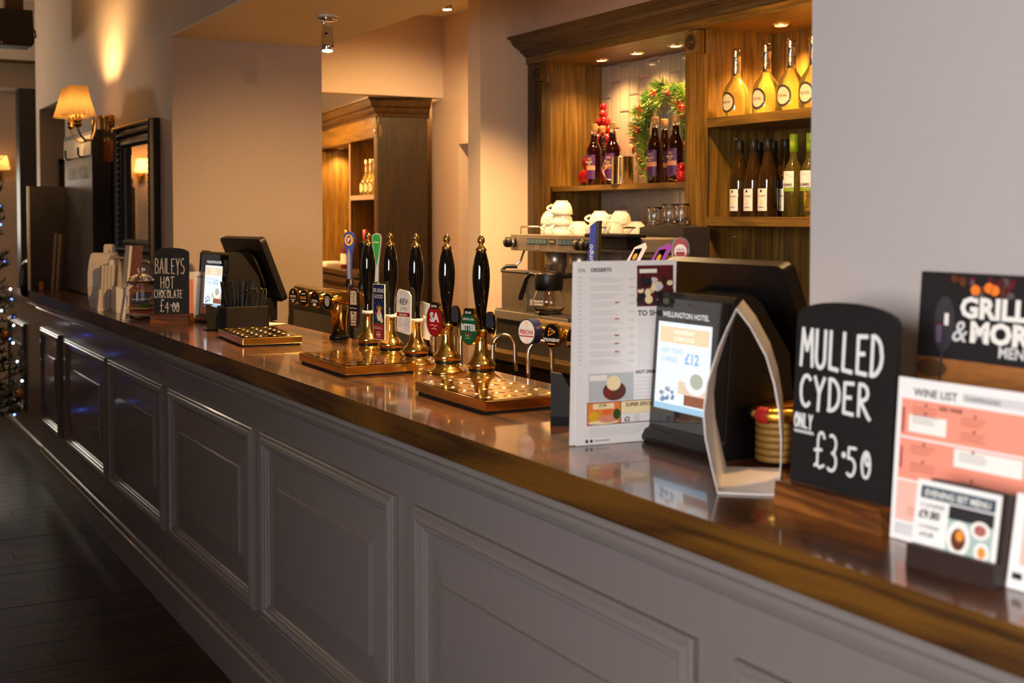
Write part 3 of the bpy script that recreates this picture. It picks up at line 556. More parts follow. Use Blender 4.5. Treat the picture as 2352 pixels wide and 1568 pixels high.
MB().slab(sd, (-.02, .02, 0), *facing(60), .02, BLACKP).slab([(-.03, 0), (.07, 0), (.07, .02), (-.03, .02)], (-.02, .02, 0), *facing(60), .05, BLACKP).build('body', t, bevel=.002)
# ---------------------------------------------------------------- tills
SCRN = P('till_screen', '202020', .3, emit=.62, emit_col='eaf2f8')
def em(n, c, e=.55): return P(n, '181818', .35, emit=e*.78, emit_col=c)
def till(label, loc, rz):
    t = thing('till', label, 'till', loc, rz)
    prof = [(-.012, 0), (-.014, .012), (-.006, .026), (.004, .03), (.022, .292), (.03, .3), (.06, .298), (.085, .28), (.15, .19), (.165, .05), (.2, .03), (.2, 0)]
    b = MB(); n = len(prof); vs = [(x, -.145, z) for x, z in prof]+[(x, .145, z) for x, z in prof]
    b.add(vs, [(i, n+i, n+(i+1) % n, (i+1) % n) for i in range(n)]+[tuple(range(n))[::-1], tuple(range(n, 2*n))], BLACKP); b.build('customer_display', t, bevel=.004)
    lean = math.atan2(.018, .262); V = (math.sin(lean), 0, math.cos(lean)); U = (0, -1, 0); O = (.0035, .14, .031)
    MB().rect(.006, .274, .006, .258, O, U, V, P('display_glass', '0a0a0b', .05, coat=1), .0006).build('display_glass', t)
    b = MB(); b.rect(.055, .225, .04, .212, O, U, V, SCRN, .0012); b.text('WELLINGTON HOTEL', .14, .222, .0148, O, U, V, em('screen_title', 'e8e8e0', .7), .0012, 'CENTER', .015)
    b.rect(.062, .218, .172, .203, O, U, V, em('screen_peach', 'f7d9b0', .75), .0014); b.text('WEDNESDAY', .14, .19, .011, O, U, V, em('screen_white', 'fff8ee', .9), .0017, 'CENTER', .01); b.text('CURRY CLUB', .14, .177, .011, O, U, V, em('screen_white', 'fff8ee', .9), .0017, 'CENTER', .01)
    b.text('ANY TWO', .068, .151, .015, O, U, V, em('screen_blue', 'b9d3ec', .75), .0014, bold=.02); b.text('CURRIES', .068, .134, .0145, O, U, V, em('screen_blue', 'b9d3ec', .75), .0014, bold=.02); b.text('£12', .146, .135, .029, O, U, V, em('screen_blue2', '8fb8e6', .75), .0014, bold=.03)
    b.rect(.13, .225, .075, .1, O, U, V, em('screen_tan', 'f0d6b8', .7), .0014); b.rect(.15, .225, .055, .075, O, U, V, em('screen_rust', 'b06a48', .5), .0014)
    b.oval(.185, .103, .034, .026, O, U, V, em('screen_plate', 'eef2f4', .8), .0018); b.oval(.187, .104, .02, .015, O, U, V, em('screen_food', 'c9cdb8', .6), .002)
    for i in range(16): b.oval(.096+random.uniform(-.02, .02), .071+random.uniform(-.014, .014), .005, .004, O, U, V, em(random.choice(['screen_bit1', 'screen_bit2', 'screen_bit3']), random.choice(['b04858', '7fa0c8', 'e8e0e8']), .5), .002+.0001*i, 7)
    b.rect(.055, .225, .04, .052, O, U, V, em('screen_sky', 'a9d2ef', .7), .0016); b.build('screen', t)
    # staff monitor, its top leaning towards the customers
    tilt = math.radians(22); V2 = (-math.sin(tilt), 0, math.cos(tilt)); O2 = (.285, .30, .085)
    b = MB(); b.slab([(a+.2, c+.145) for a, c in rrect(.40, .29, .018)], O2, (0, -1, 0), V2, .03, BLACKP); m_ = b.build('monitor', t, bevel=.006)
    MB().slab([(a+.2, c+.14) for a, c in rrect(.24, .18, .05)], Vector(O2)+Vector((-.016, 0, -.006)), (0, -1, 0), V2, .016, BLACKM).build('monitor_back_cover', t, bevel=.006)
    MB().box(.20, .30, -.02, .16, 0, .1, BLACKP).build('monitor_stand', t, bevel=.006)
    return t
till('near black till with a lit customer screen and tilted monitor, beside the tall food menu', (1.462, 1.948, 1.10), 0)
t1 = [o for o in bpy.data.objects if o.name == 'till'][0]
dup(t1, (1.462, 5.185, 1.10), math.radians(8), 'far black till with a lit screen and raised monitor beside the box of black straws')
t = thing('bread_basket', 'gold woven basket with a red band showing behind the pointed-arch card', 'basket', (1.60, 1.745, 1.10))
b = MB()
for k in range(6): b.tube([(.10*math.cos(a), .052*math.sin(a), .012+.0125*k) for a in [2*PI*i/28 for i in range(28)]], .0068, P('wicker', '9a7434', .5, bump=.6, scale=90), 6, True)
b.lathe([(0, .006), (.098, .006)], (0, 0, 0), P('wicker', '9a7434', .5), 28, sy=.5); b.build('basket_wall', t)
b = MB(); pts = [(.104*math.cos(a), .056*math.sin(a), .092) for a in [2*PI*i/40 for i in range(40)]]
b.tube(pts, [.013+.0012*(i % 2) for i in range(40)], GOLD, 8, True); b.build('rim', t)
MB().tube([(.104*math.cos(a), .056*math.sin(a), .092) for a in [PI*1.0+i*.11 for i in range(4)]], .0155, REDINK, 10).build('red_band', t, label='red band around the gold rim')
# ---------------------------------------------------------------- drip trays
def tray(label, A, B, C_, h=.03):
    A, B, C_ = Vector(A), Vector(B), Vector(C_); ux = B-A; uy = C_-A   # A near front corner, B near back corner, C_ far front corner
    W_, L_ = ux.length, uy.length; rz = math.atan2(ux.y, ux.x)
    t = thing('drip_tray', label, 'drip tray', (A.x, A.y, 1.10), rz, 'brass drip trays on the bar')
    MB().box(.006, W_-.006, .006, L_-.006, 0, .006, BLACKM).build('foot', t)
    MB().box(0, W_, 0, L_, .006, h, BRASSD).build('tray_body', t, bevel=.0015)
    b = MB(); nx, ny = 4, 6; cw, cl = (W_-.016)/nx, (L_-.016)/ny; z = h+.0012; r = .0175; k = 16
    for i in range(nx):
        for j in range(ny):
            x0, y0 = .008+i*cw, .008+j*cl; cx, cy = x0+cw/2, y0+cl/2
            sq = []
            for q in range(k):
                a = 2*PI*q/k+PI/4; ca, sa = math.cos(a), math.sin(a); f = 1/max(abs(ca), abs(sa)); sq.append((cx+ca*f*cw/2, cy+sa*f*cl/2, z))
            vs = sq[:]
            for rr, zz in ((r, z), (r*.85, z-.0018), (r*.5, z-.0034), (r*.2, z-.004)): vs += [(cx+rr*math.cos(2*PI*q/k+PI/4), cy+rr*math.sin(2*PI*q/k+PI/4), zz) for q in range(k)]
            fs = [(m*k+q, m*k+(q+1) % k, (m+1)*k+(q+1) % k, (m+1)*k+q) for m in range(4) for q in range(k)]
            b.add(vs, fs[:k], P('tray_plate', 'f6cf74', .1, 1)); b.add(vs, fs[k:]+[tuple(4*k+q for q in range(k))], BRASS, True)
    b.build('perforated_plate', t); return t
tray('long brass drip tray nearest the till, in front of the green oval badge', (1.334, 2.50, 0), (1.56, 2.497, 0), (1.30, 2.888, 0))
tray('brass drip tray below the blue and white pump clips', (1.300, 3.268, 0), (1.515, 3.262, 0), (1.289, 3.678, 0))
tray('smallest brass drip tray in front of the box of straws', (1.295, 4.20, 0), (1.504, 4.184, 0), (1.289, 4.613, 0))
# ---------------------------------------------------------------- hand pumps
PUMP_Y = [3.022, 3.234, 3.445, 3.636, 3.815]; PX = 1.60
PLAB = ['hand pump with the green oval badge, nearest the till', 'hand pump with the red oval badge, second from the till', 'hand pump with the white label badge, third from the till', 'hand pump with the dark blue rectangular badge, fourth from the till', 'hand pump with the tall maroon badge, farthest from the till']
def pump():
    t = thing('hand_pump', PLAB[0], 'beer pump', (PX, PUMP_Y[0], 1.10), 0, 'black and brass hand pumps')
    MB().lathe([(0, 0), (.058, 0), (.059, .004), (.055, .008), (.046, .013), (.040, .018), (.0355, .022), (.0345, .028)], (0, 0, 0), BRASS, 32).lathe([(.0345, .034), (.0385, .038), (.0405, .044), (.039, .051), (.031, .059), (.0245, .069), (.0198, .082), (.0172, .098), (.0163, .116), (.0172, .127), (.0205, .132), (.0205, .137), (.0175, .141), (.0145, .143)], (0, 0, 0), BRASS, 32).build('base', t)
    MB().lathe([(.0338, .0275), (.0352, .028), (.0352, .034), (.0338, .0345)], (0, 0, 0), BLACKP, 28).build('rubber_ring', t)
    h = MB().lathe([(.0125, .137), (.0148, .139), (.0150, .146), (.0132, .152), (.0128, .165), (.0145, .19), (.0190, .225), (.0230, .258), (.0243, .284), (.0232, .308), (.0188, .334), (.0138, .352), (.0122, .357)], (0, 0, 0), BLACKG, 28).build('handle', t)
    MB().lathe([(.0138, .355), (.0150, .357), (.0150, .361), (.0122, .365), (.0075, .369), (.0055, .373), (.0062, .375), (.0095, .379), (.0105, .385), (.0092, .391), (.0055, .3955), (.0035, .399), (0, .4)], (0, 0, 0), BRASS, 24).build('finial', h)
    sp = [(.175, .045, -.10), (.175, .045, .02)]+[(.205-.03*math.cos(PI*i/8), .03-.015*(1-math.cos(PI*i/8))+.015, .06+.036*math.sin(PI*i/8)) for i in range(9)]+[(.235, .015, .02), (.238, .013, -.012)]
    MB().tube(sp, .0066, P('satin_chrome', 'd9cbb8', .16, 1), 10).build('swan_neck', t)
    return t
p0 = pump()
pumps = [p0]+[dup(p0, (PX, y, 1.10), 0, PLAB[i+1]) for i, y in enumerate(PUMP_Y[1:])]
def ovalpoly(ra, rb, n=28): return [(ra*math.cos(2*PI*i/n), rb*math.sin(2*PI*i/n)) for i in range(n)]
def clip(p, kind, z, off, deg=14):
    U, V = facing(deg); N = Vector(U).cross(Vector(V)); O = N*.046+Vector((0, off, z))
    b = MB(); q = MB()
    if kind in ('SA', 'BITTER'):
        b.slab(ovalpoly(.037, .047), O, U, V, .010, BRASS); b.slab([(x, y+.044) for x, y in rrect(.04, .02, .008)], O, U, V, .010, BRASS)
        q.oval(0, -.001, .0325, .0425, O, U, V, REDB if kind == 'SA' else GREENB, .0006, 30); q.flat([(x, y+.043) for x, y in rrect(.035, .0165, .006)], O, U, V, BLACKG, .0012); q.text('BRAINS', 0, .0385, .0095, O, U, V, WHITE, .0016, 'CENTER', .02, .8)
        if kind == 'SA': q.text('SA', 0, -.002, .036, O, U, V, WHITE, .0012, 'CENTER', .05, .95); q.stroke([(-.018, -.014), (-.006, -.011), (.0, -.016), (.012, -.012)], .002, O, U, V, CREAM, .0011); q.stroke([(-.012, -.024), (.0, -.021), (.01, -.025)], .002, O, U, V, CREAM, .0011)
        else: q.text('ORIGINAL CASK', 0, .0215, .0075, O, U, V, WHITE, .0012, 'CENTER', .02, .85); q.text('BITTER', 0, -.0065, .0235, O, U, V, WHITE, .0012, 'CENTER', .045, .8); q.rect(-.014, .014, -.018, -.0145, O, U, V, REDINK, .0012); q.lines(-.012, .012, -.028, -.0215, 2, O, U, V, CREAM, .0012, .0012)
        MB().tube([(.0, .0, .134), (.03, .028, .136)], .008, BRASS, 10).lathe([(.0, -.004), (.019, -.004), (.02, 0), (.019, .004), (0, .004)], (.034, .032, .136), BRASS, 18, 'X').build('clip_bracket', p)
    elif kind == 'REV':
        b.slab([(-.034, -.062), (.022, -.07), (.03, -.066), (.032, .048), (.025, .054), (.022, .06), (-.024, .066), (-.03, .06), (-.034, .052)], O, U, V, .005, WHITE)
        q.text('·REV·', 0, .02, .026, O, U, V, INK, .0012, 'CENTER', .005, .85); q.text('JAMES', 0, .003, .014, O, U, V, GREYT, .0012, 'CENTER', 0, .95); q.rect(-.034, .028, -.016, -.004, O, U, V, REDB, .0008); q.text('ORIGINAL', -.002, -.0135, .0088, O, U, V, WHITE, .0014, 'CENTER', .02)
        q.lines(-.028, .002, -.045, -.024, 4, O, U, V, GREYT, .0013, .0012); q.stroke(arc(.014, -.04, .011, 0, 360, 12, .017), .0014, O, U, V, GREYT, .0012); q.oval(.014, -.038, .005, .008, O, U, V, LGREY, .0012, 10); q.text('4.5% ABV', -.004, -.062, .006, O, U, V, GREYT, .0012, 'CENTER'); q.stroke(arc(0, .046, .013, 10, 170, 8), .0014, O, U, V, LGREY, .0012)
        MB().slab([(-.012, -.05), (.012, -.055), (.014, .0), (.004, .014), (-.012, .02)], Vector((.034, .0, .128)), *facing(30), .004, WHITE).build('clip_bracket', p)
    elif kind == 'FIR':
        b.slab([(-.03, -.088), (.03, -.088), (.03, .088), (-.03, .088)], O, U, V, .004, WHITE)
        q.rect(-.028, .028, -.036, .086, O, U, V, NAVY, .0004); q.rect(-.028, .028, -.086, -.036, O, U, V, P('clip_red', '93251f', .4), .0004)
        q.text('FIR KING', 0, .062, .0172, O, U, V, WHITE, .001, 'CENTER', .015, .8); q.text('GOOD', 0, .043, .0172, O, U, V, WHITE, .001, 'CENTER', .015, .85)
        for i in range(26): q.oval(random.uniform(-.026, .026), random.uniform(-.03, .083), .0008, .0011, O, U, V, WHITE, .0009, 6)
        # crowned bearded figure with a fir sprig
        q.oval(.004, -.012, .013, .017, O, U, V, WHITE, .0010, 16); q.oval(.004, .0, .009, .009, O, U, V, P('clip_skin', 'e8b98c', .5), .0012, 12); q.flat([(-.006, .007), (.014, .007), (.017, .02), (.009, .013), (.004, .023), (-.001, .013), (-.009, .02)], O, U, V, YELLOW, .0014)
        for a, c in ((-.012, -.02), (-.006, -.028), (.004, -.033), (-.018, -.012), (.012, -.03)): q.flat([(a-.005, c-.007), (a+.005, c-.007), (a, c+.009)], O, U, V, GREENB, .0015)
        q.oval(-.013, -.004, .005, .006, O, U, V, REDINK, .0016, 10); q.oval(.017, -.026, .007, .008, O, U, V, CREAM, .0016, 12)
        q.lines(-.024, .024, -.052, -.047, 2, O, U, V, WHITE, .0013, .001); q.stroke([(x, y-.071) for x, y in rrect(.02, .016, .006)], .0014, O, U, V, WHITE, .001); q.rect(-.008, .008, -.0735, -.069, O, U, V, CREAM, .001)
        MB().box(.012, .04, -.028, .028, .134, .142, WHITE).build('clip_bracket', p)
    else:
        b.slab([(-.024, -.05), (-.016, -.064), (.016, -.064), (.024, -.05), (.027, .0), (.023, .05), (.015, .064), (-.015, .064), (-.023, .05), (-.027, .0)], O, U, V, .008, MAROON, BLACKP)
        q.flat([(-.018, .01), (.018, .01), (.017, .05), (.012, .056), (-.012, .056), (-.017, .05)], O, U, V, CREAM, .0006); q.flat([(-.017, -.012), (.017, -.012), (.014, -.05), (-.014, -.05)], O, U, V, CREAM, .0006)
        q.rect(-.026, .026, -.010, .008, O, U, V, BLACKG, .0008); q.text('Cafe Phoenix', 0, -.004, .0088, O, U, V, WHITE, .0014, 'CENTER', .01, .85)
        for i in range(16): a = random.uniform(-.014, .011); c = random.choice([random.uniform(.013, .048), random.uniform(-.045, -.018)]); q.rect(a, a+random.uniform(.003, .006), c, c+random.uniform(.002, .006), O, U, V, MAROON, .001)
        q.rect(-.015, .015, -.058, -.053, O, U, V, CREAM, .0008)
        MB().box(.012, .034, -.025, .025, .135, .142, WHITE).build('clip_bracket', p)
    Ob = -N*.046+Vector((0, off*.3, z)); Ub = -Vector(U); r_ = MB()
    if kind in ('SA', 'BITTER'): r_.slab([(x, y+.006) for x, y in ovalpoly(.026, .034)], Ob+Vector((-.006, 0, 0)), (0, 1, 0), V, .009, BLACKG); r_.slab([(-.022, -.05), (.022, -.05), (.018, -.02), (-.018, -.02)], Ob+Vector((-.012, 0, 0)), (0, 1, 0), V, .006, BRASS)
    elif kind == 'REV': r_.slab([(-.028, -.06), (.028, -.055), (.03, .03), (.02, .042), (-.03, .036)], Ob-Vector((0, 0, .02)), Ub, V, .004, WHITE)
    else: r_.slab([(-.026, -.06), (.026, -.06), (.026, .045), (.012, .05), (.01, .06), (-.012, .06), (-.014, .048), (-.026, .045)], Ob, Ub, V, .004, WHITE)
    r_.build('rear_clip', p)
    if kind not in ('SA', 'BITTER'): MB().lathe([(.0205, .131), (.0222, .133), (.0222, .139), (.0205, .141)], (0, 0, 0), WHITE, 24).build('collar', p)
    c = b.build('pump_clip', p, bevel=.0008 if kind not in ('SA', 'BITTER') else .002); q.build('lettering', c)
for p, k, z, off in zip(pumps, ('BITTER', 'SA', 'REV', 'FIR', 'CAFE'), (.148, .152, .165, .150, .150), (.0, .0, .0, .0, .03)): clip(p, k, z, off)
# ---------------------------------------------------------------- brass tap fonts
def tapfont(label, loc, L0, L1, badges, lenses):
    t = thing('beer_font', label, 'beer tap', loc)
    MB().lathe([(0, 0), (.036, 0), (.037, .006), (.033, .014), (.029, .016)], (0, 0, 0), BLACKP, 24).build('foot', t)
    MB().lathe([(.0285, .014), (.0285, .085), (.031, .088), (.033, .105), (.036, .12), (.032, .14), (.02, .15)], (0, 0, 0), BRASS, 28).build('column', t)
    b = MB(); b.tube([(.0, L0, .153), (.0, L0+.004, .153), (.0, L1-.004, .153), (.0, L1, .153)], [.020, .026, .026, .020], BRASS, 24); b.build('crossbar', t)
    for k, (y, kind) in enumerate(badges):
        U, V = facing(20); N = Vector(U).cross(Vector(V)); O = Vector((-.02, y, .150 if kind in ('PERONI', 'STRONGBOW', 'STRONGBOW2') else .140))+N*.05
        tp = MB().tube([(-.005, y, .15), tuple(O-N*.012)], .017, BRASS, 16).build('tap_arm', t)
        b = MB(); ra, rb = (.027, .032) if kind != 'PERONI' else (.030, .034)
        dep = .012 if kind != 'PERONI' else .03
        b.slab(ovalpoly(ra, rb), O, U, V, dep, CHROME if kind in ('PERONI',) else BRASS, None if kind != 'PERONI' else NAVY)
        face = {'PERONI': WHITE}.get(kind, BLACKG); b.oval(0, 0, ra-.003, rb-.003, O, U, V, face, .0006, 26)
        if kind == 'PERONI': b.text('PERONI', 0, -.006, .0165, O, U, V, REDINK, .0012, 'CENTER', .02, .8); b.rect(-.024, .024, -.0125, -.0095, O, U, V, REDINK, .0012); b.oval(0, .02, .006, .008, O, U, V, CREAM, .0012, 12); b.oval(0, -.023, .005, .006, O, U, V, CREAM, .0012, 12)
        elif kind == 'STRONGBOW' or kind == 'STRONGBOW2':
            b.text('STRONGBOW', 0, -.014, .0115 if kind == 'STRONGBOW' else .011, O, U, V, WHITE if kind == 'STRONGBOW' else ORANGE, .0012, 'CENTER', .02, .68); b.stroke([(-.010, .0), (-.006, .02), (.013, .011), (-.010, .0)], .0018, O, U, V, ORANGE, .0012); b.stroke([(-.01, .012), (.01, .012)], .0018, O, U, V, ORANGE, .0012); b.rect(-.012, .012, -.0215, -.019, O, U, V, ORANGE, .0012)
        elif kind == 'FOSTERS': b.text("FOSTER'S", 0, -.004, .0115, O, U, V, WHITE, .0012, 'CENTER', .02, .75); b.oval(0, .016, .004, .006, O, U, V, CREAM, .0012, 10); b.rect(-.014, .014, -.0135, -.0105, O, U, V, WHITE, .0012); b.oval(0, -.02, .008, .003, O, U, V, CREAM, .0012, 10)
        elif kind == 'BLACK': b.text('BLACK', 0, -.004, .0145, O, U, V, YELLOW, .0012, 'CENTER', .03, .78); b.rect(-.012, .012, .014, .018, O, U, V, CREAM, .0012); b.rect(-.014, .014, -.014, -.0105, O, U, V, CREAM, .0012)
        elif kind == 'HEINEKEN': b.flat([(0, .024), (.004, .014), (-.006, .02), (.006, .02), (-.004, .014)], O, U, V, REDINK, .0012); b.text('Heineken', 0, -.005, .0105, O, U, V, WHITE, .0012, 'CENTER', .015, .8); b.rect(-.02, .02, -.009, -.0075, O, U, V, WHITE, .0012); b.oval(0, -.018, .010, .006, O, U, V, CREAM, .0012, 12)
        else: b.oval(0, 0, .013, .017, O, U, V, GREYT, .0012, 14); b.stroke(arc(0, 0, .02, 20, 160, 8), .0016, O, U, V, CREAM, .0012)
        b.build('tap_badge', tp)
    for (x, y, kind, h) in lenses: lens(t, x, y, kind, h)
    return t
def lens(t, x, y, kind, h):
    z0 = .182
    MB().lathe([(.017, 0), (.018, .004), (.018, .024), (.0145, .027), (.0145, .034), (.012, .036)], (x, y, z0), BLACKP, 18).build('tap_socket', t)
    def ax(deg): return facing(deg)
    if kind in ('FOSTER', 'GREEN', 'DARK'):
        U, V = ax(48 if kind != 'DARK' else 20); O = Vector((x, y, z0+.034))
        hd = {'FOSTER': [(-.008, 0), (.008, 0), (.010, .09), (.018, .125), (.0215, .15), (.019, .166), (.01, .175), (0, .178), (-.01, .175), (-.019, .166), (-.0215, .15), (-.018, .125), (-.010, .09)],
              'GREEN': [(-.006, 0), (.006, 0), (.007, .06), (.011, .1), (.0165, .14), (.0175, .158), (.014, .17), (0, .175), (-.014, .17), (-.0175, .158), (-.0165, .14), (-.011, .1), (-.007, .06)], 'DARK': [(-.009, 0), (.009, 0), (.012, .12), (.011, .14), (-.011, .14), (-.012, .12)]}[kind]
        b = MB().slab([(a, c) for a, c in hd], O+Vector(U).cross(Vector(V))*.007, U, V, .014, {'FOSTER': BLUEP, 'GREEN': STEEL, 'DARK': BLACKP}[kind]); hh = b.build('tap_handle', t, bevel=.003)
        q = MB(); F = O+Vector(U).cross(Vector(V))*.0075
        if kind == 'FOSTER': q.oval(0, .146, .0165, .021, F, U, V, YELLOW, .001, 24); q.oval(0, .147, .0095, .0155, F, U, V, NAVY, .0013, 20); q.text('F', 0, .139, .022, F, U, V, P('pink_print', 'f2a9b0', .4), .0018, 'CENTER', .06); q.flat([(-.0055, .0), (.0055, .0), (.0065, .085), (0, .118), (-.0065, .085)], F, U, V, P('pale_metal', 'c9c2ba', .25, .8), .002)
        elif kind == 'GREEN': q.flat([(0, .058), (.006, .09), (.0135, .14), (.0145, .157), (.011, .168), (0, .171), (-.011, .168), (-.0145, .157), (-.0135, .14), (-.006, .09)], F, U, V, P('green_gloss', '1d7a34', .2, coat=.6), .001); q.text('Heineken', 0, .141, .0062, F, U, V, WHITE, .0015, 'CENTER', .01, .8)
        else: return
        q.build('handle_print', hh)
    elif kind == 'BLUE':
        b = MB(); pts = [(-.012, .0, .0), (-.012, 0, .06), (-.010, 0, .13), (-.004, 0, .165), (.006, 0, .165), (.008, 0, .12), (.006, 0, .05), (.006, 0, 0)]
        U, V = ax(35); O = Vector((x, y, z0+.034)); N = Vector(U).cross(Vector(V))
        b.slab([(-.016, 0), (.003, 0), (.000, .13), (.004, .222), (-.012, .21), (-.018, .13)], O+N*.008, U, V, .02, BLUEP, P('deep_blue', '1a2a86', .3, coat=.5)); b.slab([(.003, 0), (.012, 0), (.009, .13), (.013, .224), (.004, .222), (.0, .13)], O+N*.008, U, V, .02, CHROME); hh = b.build('tap_handle', t, bevel=.001)
        q = MB(); q.text('Cruzcampo', .0, 0, .017, O+N*.0085+Vector(V)*.06+Vector(U)*(-.004), Vector(V), -Vector(U), WHITE, .0012, bold=.01, sx=1.3); q.build('handle_print', hh)
    elif kind in ('GOLD', 'VIOLET'):
        U, V = ax(60); V = (Vector(V)+Vector(U)*.45).normalized(); U = Vector(U); N = U.cross(V); O = Vector((x, y, z0+.055))
        b = MB().slab([(-.011, 0), (.013, 0), (.022, .15), (.013, .163), (-.009, .15), (-.014, .11)], O, U, V, .012, {'GOLD': WHITE, 'VIOLET': P('violet_plastic', 'a04ab8', .3)}[kind], BLACKP); b.flat([(-.007, .09), (.009, .09), (.011, .148), (-.006, .145)], O, U, V, BLACKG, .001); b.oval(.002, .125, .005, .009, O, U, V, YELLOW, .0014, 12); hh = b.build('tap_handle', t, bevel=.002)
    else:
        U, V = ax(50); N = Vector(U).cross(Vector(V)); O = Vector((x, y, z0+.034))
        poly = [(-.014, 0), (.014, 0), (.020, .14), (.021, .165)]+arc(0, .163, .021, 0, 180, 10, .024)+[(-.020, .14)]
        hh = MB().slab(poly, O+N*.007, U, V, .016, CHROME).build('tap_handle', t, bevel=.004)
        q = MB(); q.flat([(a*.8, c*.985+.001) for a, c in poly], O+N*.0072, U, V, REDB, .0012); q.oval(0, .155, .0145, .0165, O+N*.0072, U, V, CREAM, .0018, 20); q.oval(0, .155, .013, .015, O+N*.0072, U, V, WHITE, .002, 20); q.rect(-.010, .010, .144, .154, O+N*.0072, U, V, REDB, .0024); q.text('AMSTEL', 0, .157, .0052, O+N*.0072, U, V, REDINK, .0024, 'CENTER', .02); q.build('handle_print', hh)
tapfont('brass four-tap beer font with tall blue and green lens handles, beyond the hand pumps', (1.70, 4.33, 1.10), -.20, .44, [(.33, 'FOSTERS'), (.213, 'BLACK'), (.092, 'HEINEKEN'), (-.037, 'PLAIN')], [(.05, .02, 'FOSTER', 0), (.05, -.105, 'DARK', 0), (.05, -.24, 'GREEN', 0)])
tapfont('brass beer font with a round white badge, half hidden behind the tall food menu', (1.69, 2.52, 1.10), -.35, .36, [(.31, 'PERONI'), (.185, 'STRONGBOW'), (.075, 'STRONGBOW2'), (-.2, 'PLAIN')], [(.05, .145, 'BLUE', 0), (.05, .065, 'GOLD', 0), (.05, -.035, 'VIOLET', 0), (.05, -.21, 'RED', 0)])
# ---------------------------------------------------------------- straws, menus, jar, leaflets at the far end
t = thing('straw_caddy', 'black open caddy box in front of the far till', 'caddy', (1.43, 4.86, 1.10), math.radians(0))
b = MB(); x0, x1, y0, y1, h = -.02, .155, -.07, .05, .095
b.box(x0, x1, y0, y1, 0, .004, BLACKP)
for a in ((x0, x1, y0, y0+.004), (x0, x1, y1-.004, y1), (x1-.004, x1, y0, y1), (x0, x0+.004, y0, y1)): b.box(*a, 0, h, BLACKP)
b.box(-.075, -.02, .0, .05, 0, .006, BLACKP); b.slab([(0, 0), (.055, 0), (.055, .085), (.04, .09), (.0, .105), (-.004, .1), (.0, .05)], (-.075, .0, 0), *NY, .004, BLACKP); b.box(-.08, -.05, .0, .05, .1, .104, BLACKP); b.build('box', t, bevel=.001)
STRAW = P('black_straw', '100d0c', .25)
sr = MB().tube([(0, 0, 0), (0, 0, .19)], .0026, STRAW, 6); so = sr.build('straw'); tag(so, 'black drinking straw in the bundle standing in the caddy box', 'straw', 'black straws in the caddy')
ST = MB().tube([(0, 0, 0), (0, 0, .145), (0, .003, .155), (0, .012, .162), (0, .020, .155), (0, .021, .145)], .0024, P('black_stirrer', '0c0a0a', .15, coat=.4), 6).build('stirrer'); tag(ST, 'black hooked stirrer in the front of the caddy box', 'stirrer', 'black stirrers in the caddy')
n = 0
for i in range(7):
    for j in range(4):
        o = so if n == 0 else so.copy()
        if n: COL.objects.link(o)
        o.location = (1.43+.012+.0115*i, 4.86-.03+.015*j, 1.1045); o.rotation_euler = (random.uniform(-.09, .09)+(j-1.5)*.03, (i-3)*.05+random.uniform(-.03, .03), 0); n += 1
n = 0
for i in range(5):
    for j in range(2):
        o = ST if n == 0 else ST.copy()
        if n: COL.objects.link(o)
        o.location = (1.43+.095+.010*i, 4.86-.045+.022*j, 1.1045); o.rotation_euler = (random.uniform(-.05, .1), (i-2)*.11+random.uniform(-.04, .04), random.uniform(-2, 2)); n += 1
for k, (x, y, rz, lab) in enumerate(((1.40, 5.335, 70, 'pale menu card with a salmon edge, left of the pair behind the far till'), (1.435, 5.355, 66, 'white wine menu sheet, right of the pair behind the far till'))):
    t = thing('menu_sheet', lab, 'menu', (x, y, 1.10), 0); U, V = facing(rz); O = (0, 0, .001)
    sheet(MB(), .10, .212, O, U, V, PAPER).build('sheet', t); b = MB()
    b.rect(.012, .03, .03, .18, O, U, V, SALML if k else SALMON); b.text('WINE', .045, .185, .014, O, U, V, INK, bold=.02); b.lines(.04, .09, .04, .165, 12, O, U, V, SALML, .0014); b.build('print', t)
t = thing('napkin', 'white folded paper lying on the bar behind the straw box', 'paper', (1.66, 5.02, 1.10), .5); MB().add([(-.05, -.04, .001), (.06, -.045, .002), (.05, .04, .004), (-.04, .05, .03), (0, 0, .006)], [(0, 1, 4), (1, 2, 4), (2, 3, 4), (3, 0, 4)], PAPER).build('sheet', t)
# glass jar with sachets
t = thing('glass_jar', 'square glass storage jar with a knobbed lid, filled with coloured sachets', 'jar', (1.262, 5.56, 1.10), .3)
def rsq(w, z, r=.022, n=4): return [(x, y, z) for x, y in rrect(w, w, r, n)]
b = MB(); rings = [rsq(.112, .002), rsq(.124, .008), rsq(.126, .03), rsq(.124, .12), rsq(.122, .135), rsq(.104, .15), rsq(.10, .155), rsq(.106, .165), rsq(.1, .165), rsq(.096, .153), rsq(.112, .135), rsq(.114, .12), rsq(.116, .03), rsq(.112, .012)]
k = len(rings[0]); vs = [p for r_ in rings for p in r_]
b.add(vs, [(j*k+i, j*k+(i+1) % k, (j+1)*k+(i+1) % k, (j+1)*k+i) for j in range(len(rings)-1) for i in range(k)]+[tuple(range(k))[::-1], tuple((len(rings)-1)*k+i for i in range(k))], GLASS, True); b.build('jar_body', t)
MB().lathe([(.0, .166), (.052, .166), (.058, .170), (.054, .176), (.044, .186), (.034, .192), (.022, .197), (.012, .2), (.010, .204), (.015, .212), (.017, .22), (.013, .23), (0, .234)], (0, 0, 0), GLASS, 24).build('lid', t)
SC = [('d8b49a', 'pale pink'), ('c9463a', 'red'), ('d9a13a', 'yellow'), ('5a7a3a', 'green'), ('2d2a3f', 'dark blue'), ('e6dcd0', 'white'), ('7b4a86', 'violet'), ('e0873a', 'orange')]
